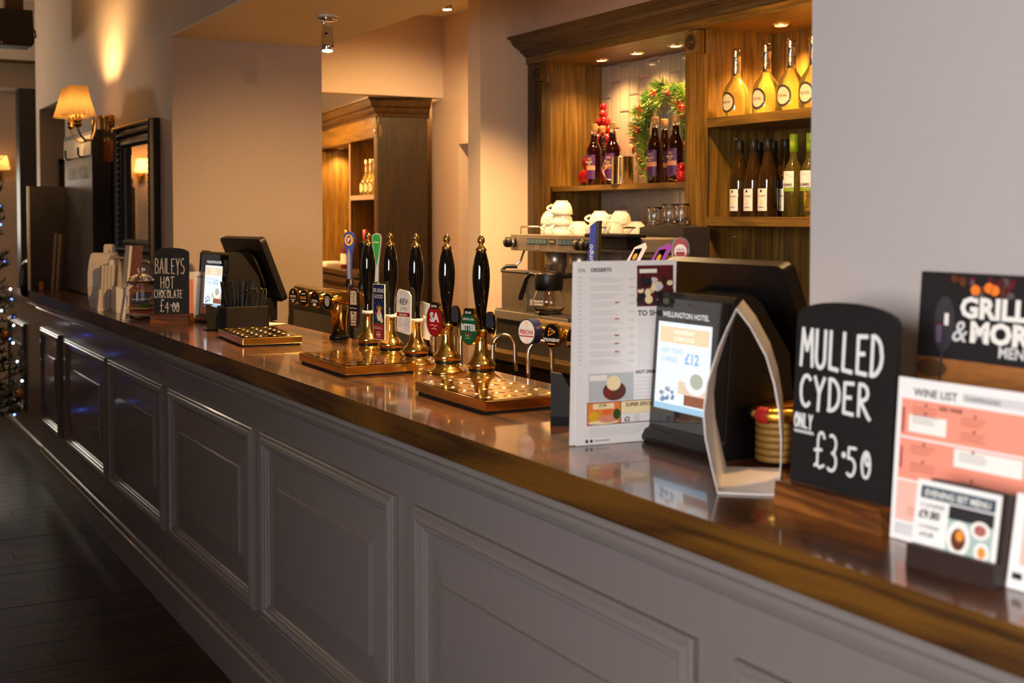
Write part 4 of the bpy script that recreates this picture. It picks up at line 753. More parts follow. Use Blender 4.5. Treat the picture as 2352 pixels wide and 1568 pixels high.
for i in range(8):
    z = 1.116+i*.0145; b = MB(); b.slab(rrect(.088, .074, .004), (0, 0, .0), (1, 0, 0), (0, 1, 0), .009, P('sachet_'+SC[i][1].replace(' ', '_'), SC[i][0], .4)); b.oval(.01, .008, .02, .012, (0, 0, 0), (1, 0, 0), (0, 1, 0), P('sachet_'+SC[(i+3) % 8][1].replace(' ', '_'), SC[(i+3) % 8][0], .4), .0008, 12); b.rect(-.035, -.015, -.02, .02, (0, 0, 0), (1, 0, 0), (0, 1, 0), P('sachet_'+SC[(i+5) % 8][1].replace(' ', '_'), SC[(i+5) % 8][0], .4), .0007)
    o = b.build('sachet'); o.location = (1.262+random.uniform(-.008, .008), 5.56+random.uniform(-.008, .008), z+.009); o.rotation_euler = (random.uniform(-.12, .12), random.uniform(-.12, .12), random.uniform(0, 3)); tag(o, '%s sachet in the glass jar, number %s from the bottom of the stack' % (SC[i][1], ('one two three four five six seven eight'.split())[i]), 'sachet', 'sachets in the glass jar')
t = thing('leaflet_rack', 'white leaflet holder with dark striped leaflets behind the glass jar', 'leaflet holder', (1.30, 6.02, 1.10), math.radians(0))
b = MB(); b.slab([(-.02, 0), (.03, 0), (.03, .1), (-.02, .12)], (-.03, 0, 0), *NY, .09, PAPER); b.build('holder', t)
for i in range(5):
    o = MB().slab([(0, 0), (.012, 0), (.04, .30), (.028, .30)], (0, 0, 0), *NY, .09, PAPER if i == 0 else MAROON, PAPER if i == 0 else BLACKP).build('leaflet'); o.location = (1.285+.0125*i, 6.01, 1.11); tag(o, ['white leaflet at the front of the rack behind the jar', 'dark leaflet second in the rack behind the jar', 'dark leaflet third in the rack behind the jar', 'dark leaflet fourth in the rack behind the jar', 'dark leaflet at the back of the rack behind the jar'][i], 'leaflet', 'leaflets in the rack')
t = thing('leaflet_box', 'white cardboard leaflet dispenser beside the curved card', 'leaflet holder', (1.205, 6.16, 1.10))
MB().slab([(-.012, 0), (.03, .0), (.035, .1), (-.004, .1)], (0, 0, 0), *NY, .06, CARD).slab([(.03, 0), (.075, 0), (.08, .1), (.035, .1)], (0, .0, 0), *NY, .06, P('kraft_card', 'b59a86', .6)).build('box', t)
b = MB()
for i in range(8): b.slab([(.0+.008*i, .0), (.0065+.008*i, 0), (.0165+.008*i, .205), (.01+.008*i, .205)], (0, -.004, .01), *NY, .05, P('leaflet_stack', 'c8b2a4', .5) if i % 2 else PAPER)
b.build('leaflets', t); MB().slab([(.045, .0), (.085, 0), (.092, .13), (.05, .13)], (0, .02, .11), *NY, .004, PAPER).build('back_flap', t)
t = thing('small_card', 'small white card leaning against the glass jar', 'card', (1.178, 5.56, 1.10)); MB().slab([(0, 0), (.012, 0), (.03, .1), (.016, .1)], (0, 0, .001), *NY, .05, PAPER).build('sheet', t)
t = thing('cup_card', 'tall white cut-out card standing behind the curved card', 'card', (1.345, 6.62, 1.10)); MB().slab([(-.03, 0), (.03, 0), (.03, .29), (.024, .305), (-.024, .305), (-.03, .29)], (0, 0, .001), *NY, .003, CARD).flat([(-.008, .24), (.006, .24), (.0, .285)], (0, 0, .001), *NY, BROWNP, .001).build('sheet', t)
# ---------------------------------------------------------------- far end of the bar
t = thing('screen_panel', 'dark upright partition panel with a pale edge at the far end of the bar', 'partition', (1.30, 8.03, 1.10))
MB().box(-.138, .185, -.012, .012, 0, .63, P('dark_panel', '2b2422', .5)).build('panel', t); MB().box(-.150, -.137, -.013, .013, 0, .63, P('panel_edge', 'd9cfae', .3)).build('edge_strip', t)
t = thing('specials_board', 'tall blackboard headed daily specials standing against the far wall', 'chalkboard sign', (1.37, 7.6, 1.10))
MB().box(0, .10, -.43, .43, 0, .93, P('board_frame', '1b1715', .5)).build('frame', t, bevel=.003)
BB = P('worn_chalkboard', '6a645c', .42, var=.35, scale=5)
MB().slab([(-.42, .01), (.42, .01), (.42, .92), (-.42, .92)], (-.001, 0, 0), *NX, .004, BB).build('board', t)
b = MB(); b.rect(-.42, .42, .79, .90, (-.005, 0, 0), *NX, P('header_white', 'f0ece2', .4)); b.text('DAILY SPECIALS', -.30, .665, .10, (-.005, 0, 0), *NX, CHALK, .001, bold=.01, sx=.85, shear=.1); b.build('lettering', t)
for y in (-.18, .22): MB().tube([(-.03, y, .84), (-.03, y, .80), (-.02, y, .785), (.0, y, .79)], .006, BLACKP, 6).build('hook', t)
b = MB()
for i in range(4): b.slab([(0, 0), (.011, 0), (.035, .345-.004*i), (.024, .345-.004*i)], (.013*i, 0, 0), *NY, .1, [P('menu_page', '8a7d72', .5), P('dark_menu', '4a3c36', .5), P('menu_page', '8a7d72', .5), P('dark_menu', '4a3c36', .5)][i])
o = b.build('menu_stack'); tag(o, 'stack of dark menus leaning against the partition panel', 'menus', loc=(1.275, 7.98, 1.101))
o = MB().box(-.012, .012, -.01, .01, 0, .05, P('amber_pot', 'b8742a', .4)).build('small_pot', bevel=.004); tag(o, 'tiny amber pot at the foot of the dark partition panel', 'pot', loc=(1.215, 7.97, 1.101))
# mirror
t = thing('mirror', 'tall wall mirror with a dark carved frame between the lamp and the column', 'mirror', (1.488, 6.535, 1.67))
MB().box(-.012, 0, -.39, .39, -.345, .345, BLACKM).build('backing', t)
MB().add([(-.0125, -.29, -.27), (-.0125, .29, -.27), (-.0125, .29, .27), (-.0125, -.29, .27)], [(3, 2, 1, 0)], P('mirror_silver', 'e8e4dd', .02, 1)).build('mirror_glass', t)
FRB = P('dark_carved_wood', '1d120c', .38)
def mframe(prof): 
    b = MB(); vs = []
    for i_, out in prof: vs += [(-out, -.405+i_, -.355+i_), (-out, .405-i_, -.355+i_), (-out, .405-i_, .355-i_), (-out, -.405+i_, .355-i_)]
    return b.add(vs, [(j*4+i, (j+1)*4+i, (j+1)*4+(i+1) % 4, j*4+(i+1) % 4) for j in range(len(prof)-1) for i in range(4)], FRB)
mframe([(0, 0), (0, .05), (.012, .055), (.02, .05), (.026, .036), (.085, .030), (.092, .036), (.10, .036), (.112, .022), (.115, .012)]).build('frame', t)
b = MB(); 
for s_ in (-1, 1):
    for i in range(22): b.ball((-.036, s_*.35, -.33+.0314*i), .013, FRB, 8, 5, 1, 1, .8)
    for i in range(24): b.ball((-.036, -.36+.0313*i, s_*.30), .013, FRB, 8, 5, 1, .8, 1)
    for i in range(30): b.ball((-.054, -.39+.027*i, s_*.343), .007, BRASSD if s_ > 0 else PAPER, 6, 4)
o = b.build('carved_beading', t)
# wall sconce with two pleated shades
t = thing('wall_sconce', 'brass double wall lamp with two lit pleated cream shades', 'wall lamp', (1.488, 7.20, 2.02))
BR2 = P('antique_brass', '9c7c4a', .28, 1)
MB().lathe([(.0, .0), (.035, 0), (.036, .02), (.03, .028), (.0, .03)], (0, 0, .06), BR2, 20, '-X').lathe([(.012, -.13), (.02, -.125), (.014, -.11), (.022, -.09), (.032, -.075), (.036, -.05), (.026, -.035), (.03, -.03), (.032, .01), (.034, .06), (.036, .07), (.03, .076), (.0, .078)], (-.04, 0, .01), BR2, 20).build('wall_plate', t)
SH = TL('lamp_shade_cloth', 'b9985e', .6)
for s_ in (-1, 1):
    yy = s_*.10; xx = -.205
    b = MB(); b.tube([(-.05, 0, .06), (-.07, yy*.2, .085), (-.095, yy*.35, .07), (-.105, yy*.5, .0), (-.125, yy*.7, -.05), (-.16, yy*.9, -.06), (-.19, yy, -.035), (xx, yy, .0), (xx, yy, .015)], .0065, BR2, 8); b.build('arm', t)
    MB().lathe([(.0, .0), (.012, .0), (.022, .012), (.024, .018), (.016, .022), (.021, .03), (.024, .036), (.017, .041), (.015, .075), (0, .076)], (xx, yy, .012), BR2, 16).build('candle_cup', t)
    vs = []; n = 40
    for r_, z in ((.088, .075), (.062, .16), (.044, .235)): vs += [(xx+(r_+(.007 if i % 2 else 0))*math.cos(2*PI*i/n), yy+(r_+(.007 if i % 2 else 0))*math.sin(2*PI*i/n), z) for i in range(n)]
    sd = MB().add(vs, [(j*n+i, j*n+(i+1) % n, (j+1)*n+(i+1) % n, (j+1)*n+i) for j in range(2) for i in range(n)], SH).build('lamp_shade', t)
    MB().ball((xx, yy, .125), .02, P('bulb', 'fff0d0', .3, emit=25, emit_col='ffc98a'), 10, 7, 1, 1, 1.5).build('bulb', t)
    lamp('SPOT', (1.488+xx, 7.20+yy, 2.264), 9, WARM, .03, to=(1.488+xx*.2, 7.20+yy*.6, 3.0), angle=150, blend=.9, name='sconce_lamp'); lamp('POINT', (1.488+xx, 7.20+yy, 2.137), 2.8, WARM, .02, name='sconce_lamp'); lamp('SPOT', (1.488+xx, 7.20+yy, 2.10), 9, WARM, .02, to=(1.37, 7.62, 1.88), angle=62, blend=.5, name='sconce_lamp')
t = thing('wooden_block', 'small brown wooden block on the wall below the brass lamp', 'wall fitting', (1.488, 7.22, 1.91)); MB().box(-.06, 0, -.05, .05, -.06, .06, P('brown_block', '8a4a1c', .4)).build('block', t, bevel=.003)
def picture(name, label, loc, rz, w, h, mats=('board_frame', 'print_brown')):
    t = thing(name, label, 'picture', loc, rz); b = MB()
    for a in ((-w/2, w/2, h/2-.03, h/2), (-w/2, w/2, -h/2, -h/2+.03), (-w/2, -w/2+.03, -h/2, h/2), (w/2-.03, w/2, -h/2, h/2)): b.box(a[0], a[1], -.025, 0, a[2], a[3], P('picture_frame', '241a15', .4))
    b.build('frame', t); MB().box(-w/2+.03, w/2-.03, -.008, 0, -h/2+.03, h/2-.03, P('picture_print', '96653a', .6, var=.4, scale=6)).build('print', t); return t
picture('wall_picture', 'dark framed picture in the alcove above the partition panel', (1.80, 9.747, 1.80), 0, .36, .34)
picture('wall_picture', 'dark framed picture on the far wall left of the post', (.55, 11.99, 1.6), 0, .5, .6); picture('wall_picture', 'dark framed picture on the far wall near the lamp seen in the mirror', (-.2, 11.99, 1.6), 0, .5, .6)
for xl, lb in ((1.48, 0), (.22, 1)):
    t = thing('wall_lamp', ['small lit wall lamp with a cream shade on the far wall by the dark post', 'lit wall lamp on the far wall that shows only in the mirror'][lb], 'wall lamp', (xl, 11.99, 1.95))
    MB().box(-.03, .03, -.03, 0, -.08, .08, BR2).tube([(0, -.02, 0), (0, -.08, -.04), (0, -.12, -.02), (0, -.12, .0)], .008, BR2, 6).build('bracket', t); MB().lathe([(.085, 0), (.06, .12)], (0, -.12, .01), SH, 20).build('lamp_shade', t)
    lamp('POINT', (xl, 11.87, 2.03), 1.0 if lb == 0 else 8, (1, .68, .4), .03, name='far_lamp')
# wall lamp with a cream shade on the far wall', 'wall lamp', (1.48, 11.99, 1.95))
# loudspeaker, its bracket
t = thing('loudspeaker', 'black loudspeaker hanging at the top left corner', 'speaker', (1.06, 8.6, 2.745))
MB().slab([(-.2, -.115), (.20, -.115), (.216, -.09), (.208, .115), (-.2, .115)], (0, -.1, 0), *NY, .2, BLACKM).build('cabinet', t, bevel=.006); MB().lathe([(.0, 0), (.006, 0), (.006, .003), (0, .004)], (.02, -.103, -.1), CHROME, 10, 'Y').build('badge', t)
MB().box(.05, .16, -.05, .05, .115, .555, P('brown_bracket', '3a2010', .5)).build('bracket', t); MB().tube([(.2, 0, .02), (.235, 0, .0), (.24, 0, -.04), (.21, 0, -.06)], .006, BLACKP, 6).build('cable', t)
# christmas tree
t = thing('christmas_tree', 'green christmas tree with small blue and white lights at the left edge', 'christmas tree', (.74, 7.95, 0))
MB().lathe([(.0, 0), (.14, 0), (.16, .02), (.18, .24), (.0, .24)], (0, 0, 0), P('tree_pot', '3a1c18', .5), 18).build('pot', t); MB().tube([(0, 0, .2), (0, 0, 2.72)], [.035, .006], TWIG, 8).build('trunk', t)
b = MB(); TN = P('tree_needles', '20401f', .6)
for i in range(420):
    z = .30+2.35*(i/420); R_ = .36*(1-(z-.3)/2.5)**.6+.02; a = i*2.39996; dz = random.uniform(-.02, .20)
    e = Vector((R_*math.cos(a), R_*math.sin(a), z+dz)); s0 = Vector((.0, 0, z)); D = (e-s0)
    b.tube([s0, e], [.006, .003], TWIG, 3)
    for k in range(40):
        f = random.uniform(.25, 1); c = s0+D*f; q = Vector((random.uniform(-1, 1), random.uniform(-1, 1), random.uniform(-.5, 1))).normalized()*.045+D.normalized()*.03; w = q.cross(Vector((0, 0, 1))).normalized()*.007
        b.add([tuple(c+w), tuple(c-w), tuple(c+q)], [(0, 1, 2)], TN)
b.build('foliage', t, kind='stuff')
FB = [('fairy_blue', '4a6cff'), ('fairy_white', 'dfe8ff')]
for k in range(26):
    z = .4+k*.055; R_ = .38*(1-(z-.3)/2.5)**.6; a = -.6+random.uniform(-1.0, .9); nm, cc = FB[k % 2]
    MB().ball((R_*math.cos(a), R_*math.sin(a), z), 0.0075, P(nm, cc, .3, emit=5, emit_col=cc), 8, 5).build('fairy_light', t)
for k, (a, z) in enumerate(((-.75, .86), (-1.0, 1.42), (-.5, .5), (-1.3, 1.1), (-.9, 1.66))):
    R_ = .38*(1-(z-.3)/2.5)**.6; MB().ball((R_*math.cos(a), R_*math.sin(a), z), .03, P('orange_bauble', 'd9832a', .2, .5), 12, 8).lathe([(.008, .028), (.008, .038), (0, .038)], (R_*math.cos(a), R_*math.sin(a), z), GOLD, 8).build('bauble', t)
t = thing('black_bag', 'glossy black rounded bag on the panelled end beyond the partition panel', 'bag', (1.30, 8.62, 1.03))
MB().lathe([(.0, 0), (.10, 0), (.115, .02), (.12, .12), (.11, .2), (.08, .24), (.0, .25)], (0, 0, 0), P('black_vinyl', '0a0908', .18, coat=.3, bump=.5, scale=14, dist=.01), 20, sy=.7).build('body', t); MB().tube([(-.06+.06*(1-math.cos(PI*i/10)), -.07, .2+.055*math.sin(PI*i/10)) for i in range(11)], .008, P('bag_handle', 'c9c0b4', .4), 6).build('handle', t)
# ceiling spot fittings
def spot(label, x, y, z, dx, dy):
    t = thing('ceiling_spotlight', label, 'spotlight', (x, y, z), 0, 'ceiling spotlights')
    MB().lathe([(0, -.024), (.036, -.024), (.04, -.02), (.04, -.008), (.0, -.008)], (0, 0, 0), CHROME, 24).lathe([(0, -.009), (.043, -.009), (.043, 0), (0, 0)], (0, 0, 0), WHITE, 24).build('ceiling_plate', t); MB().tube([(-.015, 0, -.02), (-.015, 0, -.07), (0, 0, -.072)], .004, CHROME, 8).build('stem', t)
    b = MB(); a = Vector((dx, dy, -1)).normalized(); p = Vector((0, 0, -.05)); e = p+a*.1; b.tube([p, p+a*.035, p+a*.036, e-a*.002, e], [.023, .023, .026, .026, .0245], CHROME, 24); b.build('spot_head', t)
    MB().tube([e-a*.001, e+a*.0006], .0215, P('spot_lens', 'fff3df', .3, emit=30, emit_col='ffd9a8'), 20).build('lens', t); return t
spot('chrome spotlight tilted under the dropped ceiling near the column', 1.898, 4.951, 2.386, -.05, -.12)
spot('chrome spotlight at the top edge of the picture, over the passage', 2.93, 5.92, 2.78, .05, .0)
# ---------------------------------------------------------------- bottles and ornaments on the back cabinet
WINE = P('mulled_wine_glass', '2e070d', .04, trans=.5, ior=1.4, coat=.5); AMB = TINT('pale_wine_glass', 'fff0b8', 'fbe07a', .26); GRN = P('dark_wine_glass', '3a2609', .05, trans=.35, ior=1.45, coat=.6); YEL = TINT('straw_wine_glass', 'fbf0b0', 'ddc860', .14); FOIL = P('silver_foil', 'e6d6bc', .22, 1, bump=.8, scale=50, dist=.004)
def place(protos, root, items):
    first = True
    for lab, loc, rz in items:
        if first: root.location = loc; root.rotation_euler = (0, 0, rz); root['label'] = lab; first = False
        else: dup(root, loc, rz, lab)
def wrap(b, r, z0, z1, a0, a1, mat, n=10, d=.0006):
    vs = []
    for z in (z0, z1): vs += [((r+d)*math.cos(a0+(a1-a0)*i/n), (r+d)*math.sin(a0+(a1-a0)*i/n), z) for i in range(n+1)]
    return b.add(vs, [(i, i+1, n+2+i, n+1+i) for i in range(n)], mat, True)
# mulled wine: 0.28 m
t = thing('mulled_wine_bottle', '', 'bottle', (0, 0, 0), 0, 'dark red mulled wine bottles')
MB().lathe([(0, .002), (.030, 0), (.034, .004), (.034, .155), (.032, .168), (.024, .186), (.0165, .2), (.0145, .225), (.0145, .235)], (0, 0, 0), WINE, 24).lathe([(.0145, .235), (.0135, .256), (.0, .257)], (0, 0, 0), GLASS, 20).build('bottle_glass', t)
MB().lathe([(.0152, .25), (.0155, .252), (.0155, .277), (.0145, .28), (0, .28)], (0, 0, 0), P('tan_cap', 'd0a05a', .4), 20).build('cap', t)
b = MB(); A0, A1 = -2.85-.85, -2.85+.85; wrap(b, .034, .03, .14, A0, A1, PURPLE); wrap(b, .034, .07, .09, A0, A1, P('label_flowers', 'c58a6a', .5, var=.8, scale=160), d=.0009); wrap(b, .034, .115, .128, A0+.4, A1-.5, P('label_pig', '8a6a78', .5), d=.0009)
U, V = (math.sin(-2.85)*-1, math.cos(-2.85), 0), (0, 0, 1); O = Vector((math.cos(-2.85), math.sin(-2.85), 0))*.0355
b.text('MULLED', 0, .103, .011, O, U, V, CREAM, .0006, 'CENTER', .02, .9); b.text('WINE', 0, .094, .007, O, U, V, CREAM, .0006, 'CENTER', .02); b.build('label', t)
ML = ['mulled wine bottle at the left, in front of the red baubles', 'middle mulled wine bottle of the left three, behind the steel jug handle', 'right mulled wine bottle of the left three, beside the steel jug', 'left mulled wine bottle of the three in front of the wreath', 'middle mulled wine bottle of the three in front of the wreath', 'right mulled wine bottle of the three, next to the fluted pilaster']
place(None, t, [(ML[0], (3.14, 4.825, 1.69), 0), (ML[1], (3.25, 4.925, 1.69), .1), (ML[2], (3.14, 4.675, 1.69), .1), (ML[3], (3.14, 4.352, 1.69), 0), (ML[4], (3.24, 4.42, 1.69), .1), (ML[5], (3.14, 4.205, 1.69), -.1)])
t = thing('steel_jug', 'polished steel jug with a side handle on the shelf among the mulled wine', 'jug', (3.125, 4.575, 1.69))
MB().lathe([(0, .0), (.049, 0), (.05, .003), (.048, .118), (.05, .121), (.047, .121), (.045, .004), (0, .004)], (0, 0, 0), P('polished_steel', 'd0c4b4', .14, 1), 32).build('jug_body', t); MB().tube([(-.018, .046, .105), (-.034, .07, .108), (-.042, .086, .095), (-.042, .088, .055), (-.034, .076, .025), (-.018, .047, .014)], .004, P('polished_steel', 'd0c4b4', .14, 1), 8).build('handle', t)
# tower of red baubles
t = thing('bauble_tower', 'tree-shaped tower of red baubles beside the left mulled wine bottles', 'christmas decoration', (3.30, 4.99, 1.69))
MB().lathe([(.0, 0), (.06, 0), (.06, .012), (.015, .02), (.0, .36)], (0, 0, 0), P('dark_green_foam', '1b2b14', .8), 16).build('core', t)
for z, n, r_, br in ((.045, 8, .100, .040), (.115, 7, .080, .036), (.175, 6, .063, .031), (.225, 5, .046, .026), (.27, 4, .033, .022), (.31, 3, .022, .02), (.345, 2, .013, .018), (.378, 1, 0, .018)):
    for k in range(n):
        a = 2*PI*k/n+z*20; c = (r_*math.cos(a)*.75, r_*math.sin(a), z); o = MB().ball(c, br, random.choice([REDS, REDS, REDM]), 14, 9).build('bauble', t)
b = MB(); b.tube([(-.05+.02*math.sin(i*1.3), .11-.008*i, .02+.013*i+.01*math.cos(i)) for i in range(14)], .003, GOLD, 5); b.build('gold_garland', t)
for k in range(4): MB().flat([(0, -.012), (.012, -.004), (.03, -.014), (.036, 0), (.055, .004), (.036, .01), (.028, .02), (.01, .01)], (-.075, .085-.05*k, .006), (0, -1, 0), (-.5, 0, .7), LEAF, .001).build('holly_leaf', t)
# wreath
t = thing('pine_wreath', 'green pine wreath with red baubles and berries leaning on the lit tiles', 'wreath', (3.352, 4.54, 1.918))
RR = .185
MB().tube([(-.0, RR*math.cos(2*PI*i/32), RR*math.sin(2*PI*i/32)) for i in range(32)], .022, TWIG, 8, True).build('ring', t)
b = MB()
for i in range(190):
    a = random.uniform(0, 2*PI); r_ = RR+random.uniform(-.035, .035); c = Vector((-random.uniform(.005, .035), r_*math.cos(a), r_*math.sin(a)))
    ax_ = Vector((-.7, math.cos(a)*random.uniform(-.6, 1)+random.uniform(-.5, .5), math.sin(a)*random.uniform(-.6, 1)+random.uniform(-.5, .5))).normalized()
    for k in range(26):
        q = (ax_*random.uniform(.5, 1)+Vector((random.uniform(-1, 1), random.uniform(-1, 1), random.uniform(-1, 1)))*.75).normalized()*random.uniform(.035, .06); w = q.cross(Vector((1, .3, .2))).normalized()*.0021
        if c.x+q.x > .03: q.x = .03-c.x
        b.add([tuple(c+w), tuple(c-w), tuple(c+q-w*.5), tuple(c+q+w*.5)], [(0, 1, 2, 3)], random.choice([NEEDLE, P('mid_needles', '7f9a3c', .5), P('pale_needles', 'b4ba62', .5)]))
b.build('pine_needles', t, kind='stuff')
for a, dr, s_ in ((172, .0, .022), (198, .02, .018), (70, .0, .017), (32, .0, .022), (238, .0, .018), (300, 0, .02), (340, .01, .018), (112, .01, .014), (258, -.02, .016)):
    a = math.radians(a); MB().ball((-.045, -(RR+dr)*math.cos(a)*-1*-1, (RR+dr)*math.sin(a)), s_, random.choice([REDS, REDM]), 14, 9).build('bauble', t)
for a in (140, 150, 45, 100, 210, 218, 280):
    a = math.radians(a); b = MB()
    for k in range(5): b.ball((-.05+random.uniform(-.008, .008), -RR*math.cos(a)+random.uniform(-.016, .016), RR*math.sin(a)+random.uniform(-.016, .016)), .009, REDS, 8, 6)
    b.build('berry_cluster', t)
for a in (125, 155, 205, 225, 60, 90, 265):
    a = math.radians(a); cy, cz = -RR*math.cos(a), RR*math.sin(a)
    for k in range(2):
        d = a+.5-k; U = Vector((0, -math.cos(d), math.sin(d))); V = Vector((-.6, math.sin(d)*.8, math.cos(d)*.8)).normalized()
        MB().flat([(0, -.004), (.012, -.012), (.018, -.007), (.032, -.014), (.038, -.006), (.055, 0), (.038, .007), (.03, .014), (.018, .008), (.012, .013), (0, .004)], (-.05, cy, cz), U, V, LEAF, .001).build('holly_leaf', t)
for a in (70, 185, 320, 20):
    a = math.radians(a); b = MB(); c = Vector((-.045, -RR*math.cos(a), RR*math.sin(a)))
    for k in range(6): b.lathe([(.003, 0), (.016*(1-k/7), .004), (.012*(1-k/7), .007)], tuple(c+Vector((-.006*k, 0, 0))), P('pine_cone', '8a5a30', .6), 9, '-X')
    b.build('pine_cone', t)
t = thing('red_ornament', 'little red ornament with a gold ring at the end of the shelf by the pilaster', 'christmas decoration', (3.115, 4.135, 1.69))
MB().lathe([(0, 0), (.016, 0), (.022, .04), (.018, .045), (0, .045)], (0, 0, 0), REDM, 14).ball((0, 0, .06), .02, REDS, 12, 8).build('body', t); MB().tube([(-.0+.02*math.cos(2*PI*i/20), .045+.032*math.sin(2*PI*i/20), .012+.006*math.sin(2*PI*i/20)) for i in range(20)], .0028, GOLD, 6, True).build('gold_ring', t)
# magnums of sparkling wine
t = thing('sparkling_wine_bottle', '', 'bottle', (0, 0, 0), 0, 'pale sparkling wine bottles on the top shelf')
MB().lathe([(0, .008), (.03, .003), (.046, 0), (.051, .006), (.0525, .03), (.0525, .075), (.050, .095), (.042, .116), (.03, .133), (.022, .145), (.018, .157), (.0165, .172), (.0155, .19)], (0, 0, 0), AMB, 28).build('bottle_glass', t)
MB().lathe([(.0185, .155), (.0175, .172), (.0165, .2), (.0165, .225), (.0185, .228), (.0185, .236), (.0165, .24), (.0185, .248), (.0175, .258), (.010, .263), (0, .264)], (0, 0, 0), FOIL, 20).build('foil', t)
b = MB(); U, V = facing(24); N = Vector(U).cross(Vector(V)); O = N*.0535+Vector((0, 0, .052))
def wrapoval(b, r, ca, cz, ra, rz_, mat, d, n=24):
    vs = []; pts = [(0, 0)]+[(ra*math.cos(2*PI*i/n), rz_*math.sin(2*PI*i/n)) for i in range(n)]
    for a, z in pts: vs.append(((r+d)*math.cos(ca+a/r), (r+d)*math.sin(ca+a/r), cz+z))
    b.add(vs, [(0, 1+i, 1+(i+1) % n) for i in range(n)], mat, True)
CA = -PI+.15
wrapoval(b, .0525, CA, .055, .033, .040, P('label_ring', '3f362c', .5), .0008); wrapoval(b, .0525, CA, .055, .0255, .031, P('label_cream', 'd8c6a4', .5), .0014)
b.text('BELSTAR', 0, .0, .0115, Vector((math.cos(CA), math.sin(CA), 0))*.0552+Vector((0, 0, .052)), (math.sin(-CA), math.cos(CA), 0), (0, 0, 1), P('label_ring', '3f362c', .5), .0006, 'CENTER', .0, .8); b.build('label', t)
MB().add([(.0168*math.cos(a)*1.02, .0168*math.sin(a)*1.02, z) for z in (.155, .232) for a in (-.9, -.6, -.3)], [(0, 1, 4, 3), (1, 2, 5, 4)], PAPER).build('foil_strip', t)
place(None, t, [('pale sparkling wine bottle on the top right shelf, leftmost, by the divider', (3.12, 3.795, 1.930), 0), ('pale sparkling wine bottle on the top right shelf, second from the left', (3.12, 3.622, 1.930), .05), ('pale sparkling wine bottle on the top right shelf, third from the left', (3.12, 3.487, 1.930), .1), ('pale sparkling wine bottle half hidden by the grey wall on the top shelf', (3.12, 3.37, 1.930), .1)])
mag = t
M2 = Matrix.Translation(c2.location) @ c2.rotation_euler.to_matrix().to_4x4()
for k, (u_, v_) in enumerate(((.37, .085), (.485, .085), (.60, .085))):
    p = M2 @ Vector((v_, u_, 1.685)); o = dup(mag, p, 0, ['pale bottle on the second room shelf, right of the three by the end panel', 'pale bottle on the second room shelf, middle of three', 'pale bottle on the second room shelf, left of the three by the divider'][k], 'pale bottles in the second room'); o.scale = (.92, .92, .92)
# brown wine bottles
t = thing('white_wine_bottle', '', 'bottle', (0, 0, 0), 0, 'dark wine bottles on the lower right shelf')
MB().lathe([(0, .004), (.033, 0), (.037, .004), (.037, .135), (.036, .15), (.031, .175), (.022, .205), (.0165, .23), (.0148, .25), (.0148, .262)], (0, 0, 0), GRN, 24).build('bottle_glass', t)
MB().lathe([(.0155, .235), (.0155, .288), (.0145, .290), (0, .290)], (0, 0, 0), P('dark_capsule', '2b2418', .4), 20).build('capsule', t)
b = MB(); wrap(b, .037, .022, .105, -PI-.72, -PI+.72, PAPER); a0 = -PI+.1; O = Vector((math.cos(a0), math.sin(a0), 0))*.0385; U = (math.sin(-a0), math.cos(a0), 0)
b.rect(-.005, .003, .092, .1, O, U, (0, 0, 1), INK); b.text('LA COLOMBIERE', 0, .076, .006, O, U, (0, 0, 1), INK, .0006, 'CENTER', .01); b.oval(0, .057, .006, .009, O, U, (0, 0, 1), CREAM, .0006, 10); b.text('CHABLIS', 0, .034, .0068, O, U, (0, 0, 1), INK, .0006, 'CENTER', .01); b.build('label', t)
place(None, t, [('dark wine bottle with a white label, leftmost on the lower right shelf', (3.115, 3.765, 1.548), 0), ('dark wine bottle with a white label, second along the lower right shelf', (3.115, 3.683, 1.548), .05), ('dark wine bottle with a white label, third along the lower right shelf', (3.115, 3.602, 1.548), .05), ('dark wine bottle in the rear row behind the second bottle', (3.24, 3.80, 1.548), .1), ('dark wine bottle in the rear row behind the third bottle', (3.24, 3.715, 1.548), .1), ('dark wine bottle tucked just left of the green-capped bottle', (3.20, 3.605, 1.548), .1), ('dark wine bottle behind the green-capped bottle by the grey wall', (3.27, 3.53, 1.548), .1)])
t = thing('straw_wine_bottle', '', 'bottle', (0, 0, 0), 0, 'green capped wine bottles')
MB().lathe([(0, .006), (.031, 0), (.035, .004), (.0355, .15), (.034, .17), (.026, .19), (.0175, .205), (.015, .225), (.0145, .255)], (0, 0, 0), YEL, 24).build('bottle_glass', t)
MB().lathe([(.0158, .235), (.016, .297), (.015, .30), (0, .30)], (0, 0, 0), P('lime_cap', 'a8c427', .35), 20).build('capsule', t)
b = MB(); wrap(b, .0355, .098, .165, -PI-.85, -PI+.85, PAPER); wrap(b, .0355, .092, .106, -PI-.85, -PI+.85, P('label_green', '7f9a2a', .5), d=.0009); a0 = -PI+.1; O = Vector((math.cos(a0), math.sin(a0), 0))*.0372; U = (math.sin(-a0), math.cos(a0), 0)
b.text('TELEGRAPH', 0, .112, .0125, O, U, (0, 0, 1), INK, .0006, 'CENTER', .03, .75); b.stroke([(-.022, .15), (-.005, .158), (.012, .15), (.02, .154)], .0012, O, U, (0, 0, 1), GREYT); b.build('label', t)
place(None, t, [('pale wine bottle with a lime green cap on the lower right shelf', (3.12, 3.468, 1.548), 0), ('pale wine bottle with a lime cap mostly hidden by the grey wall', (3.13, 3.392, 1.548), .05)])
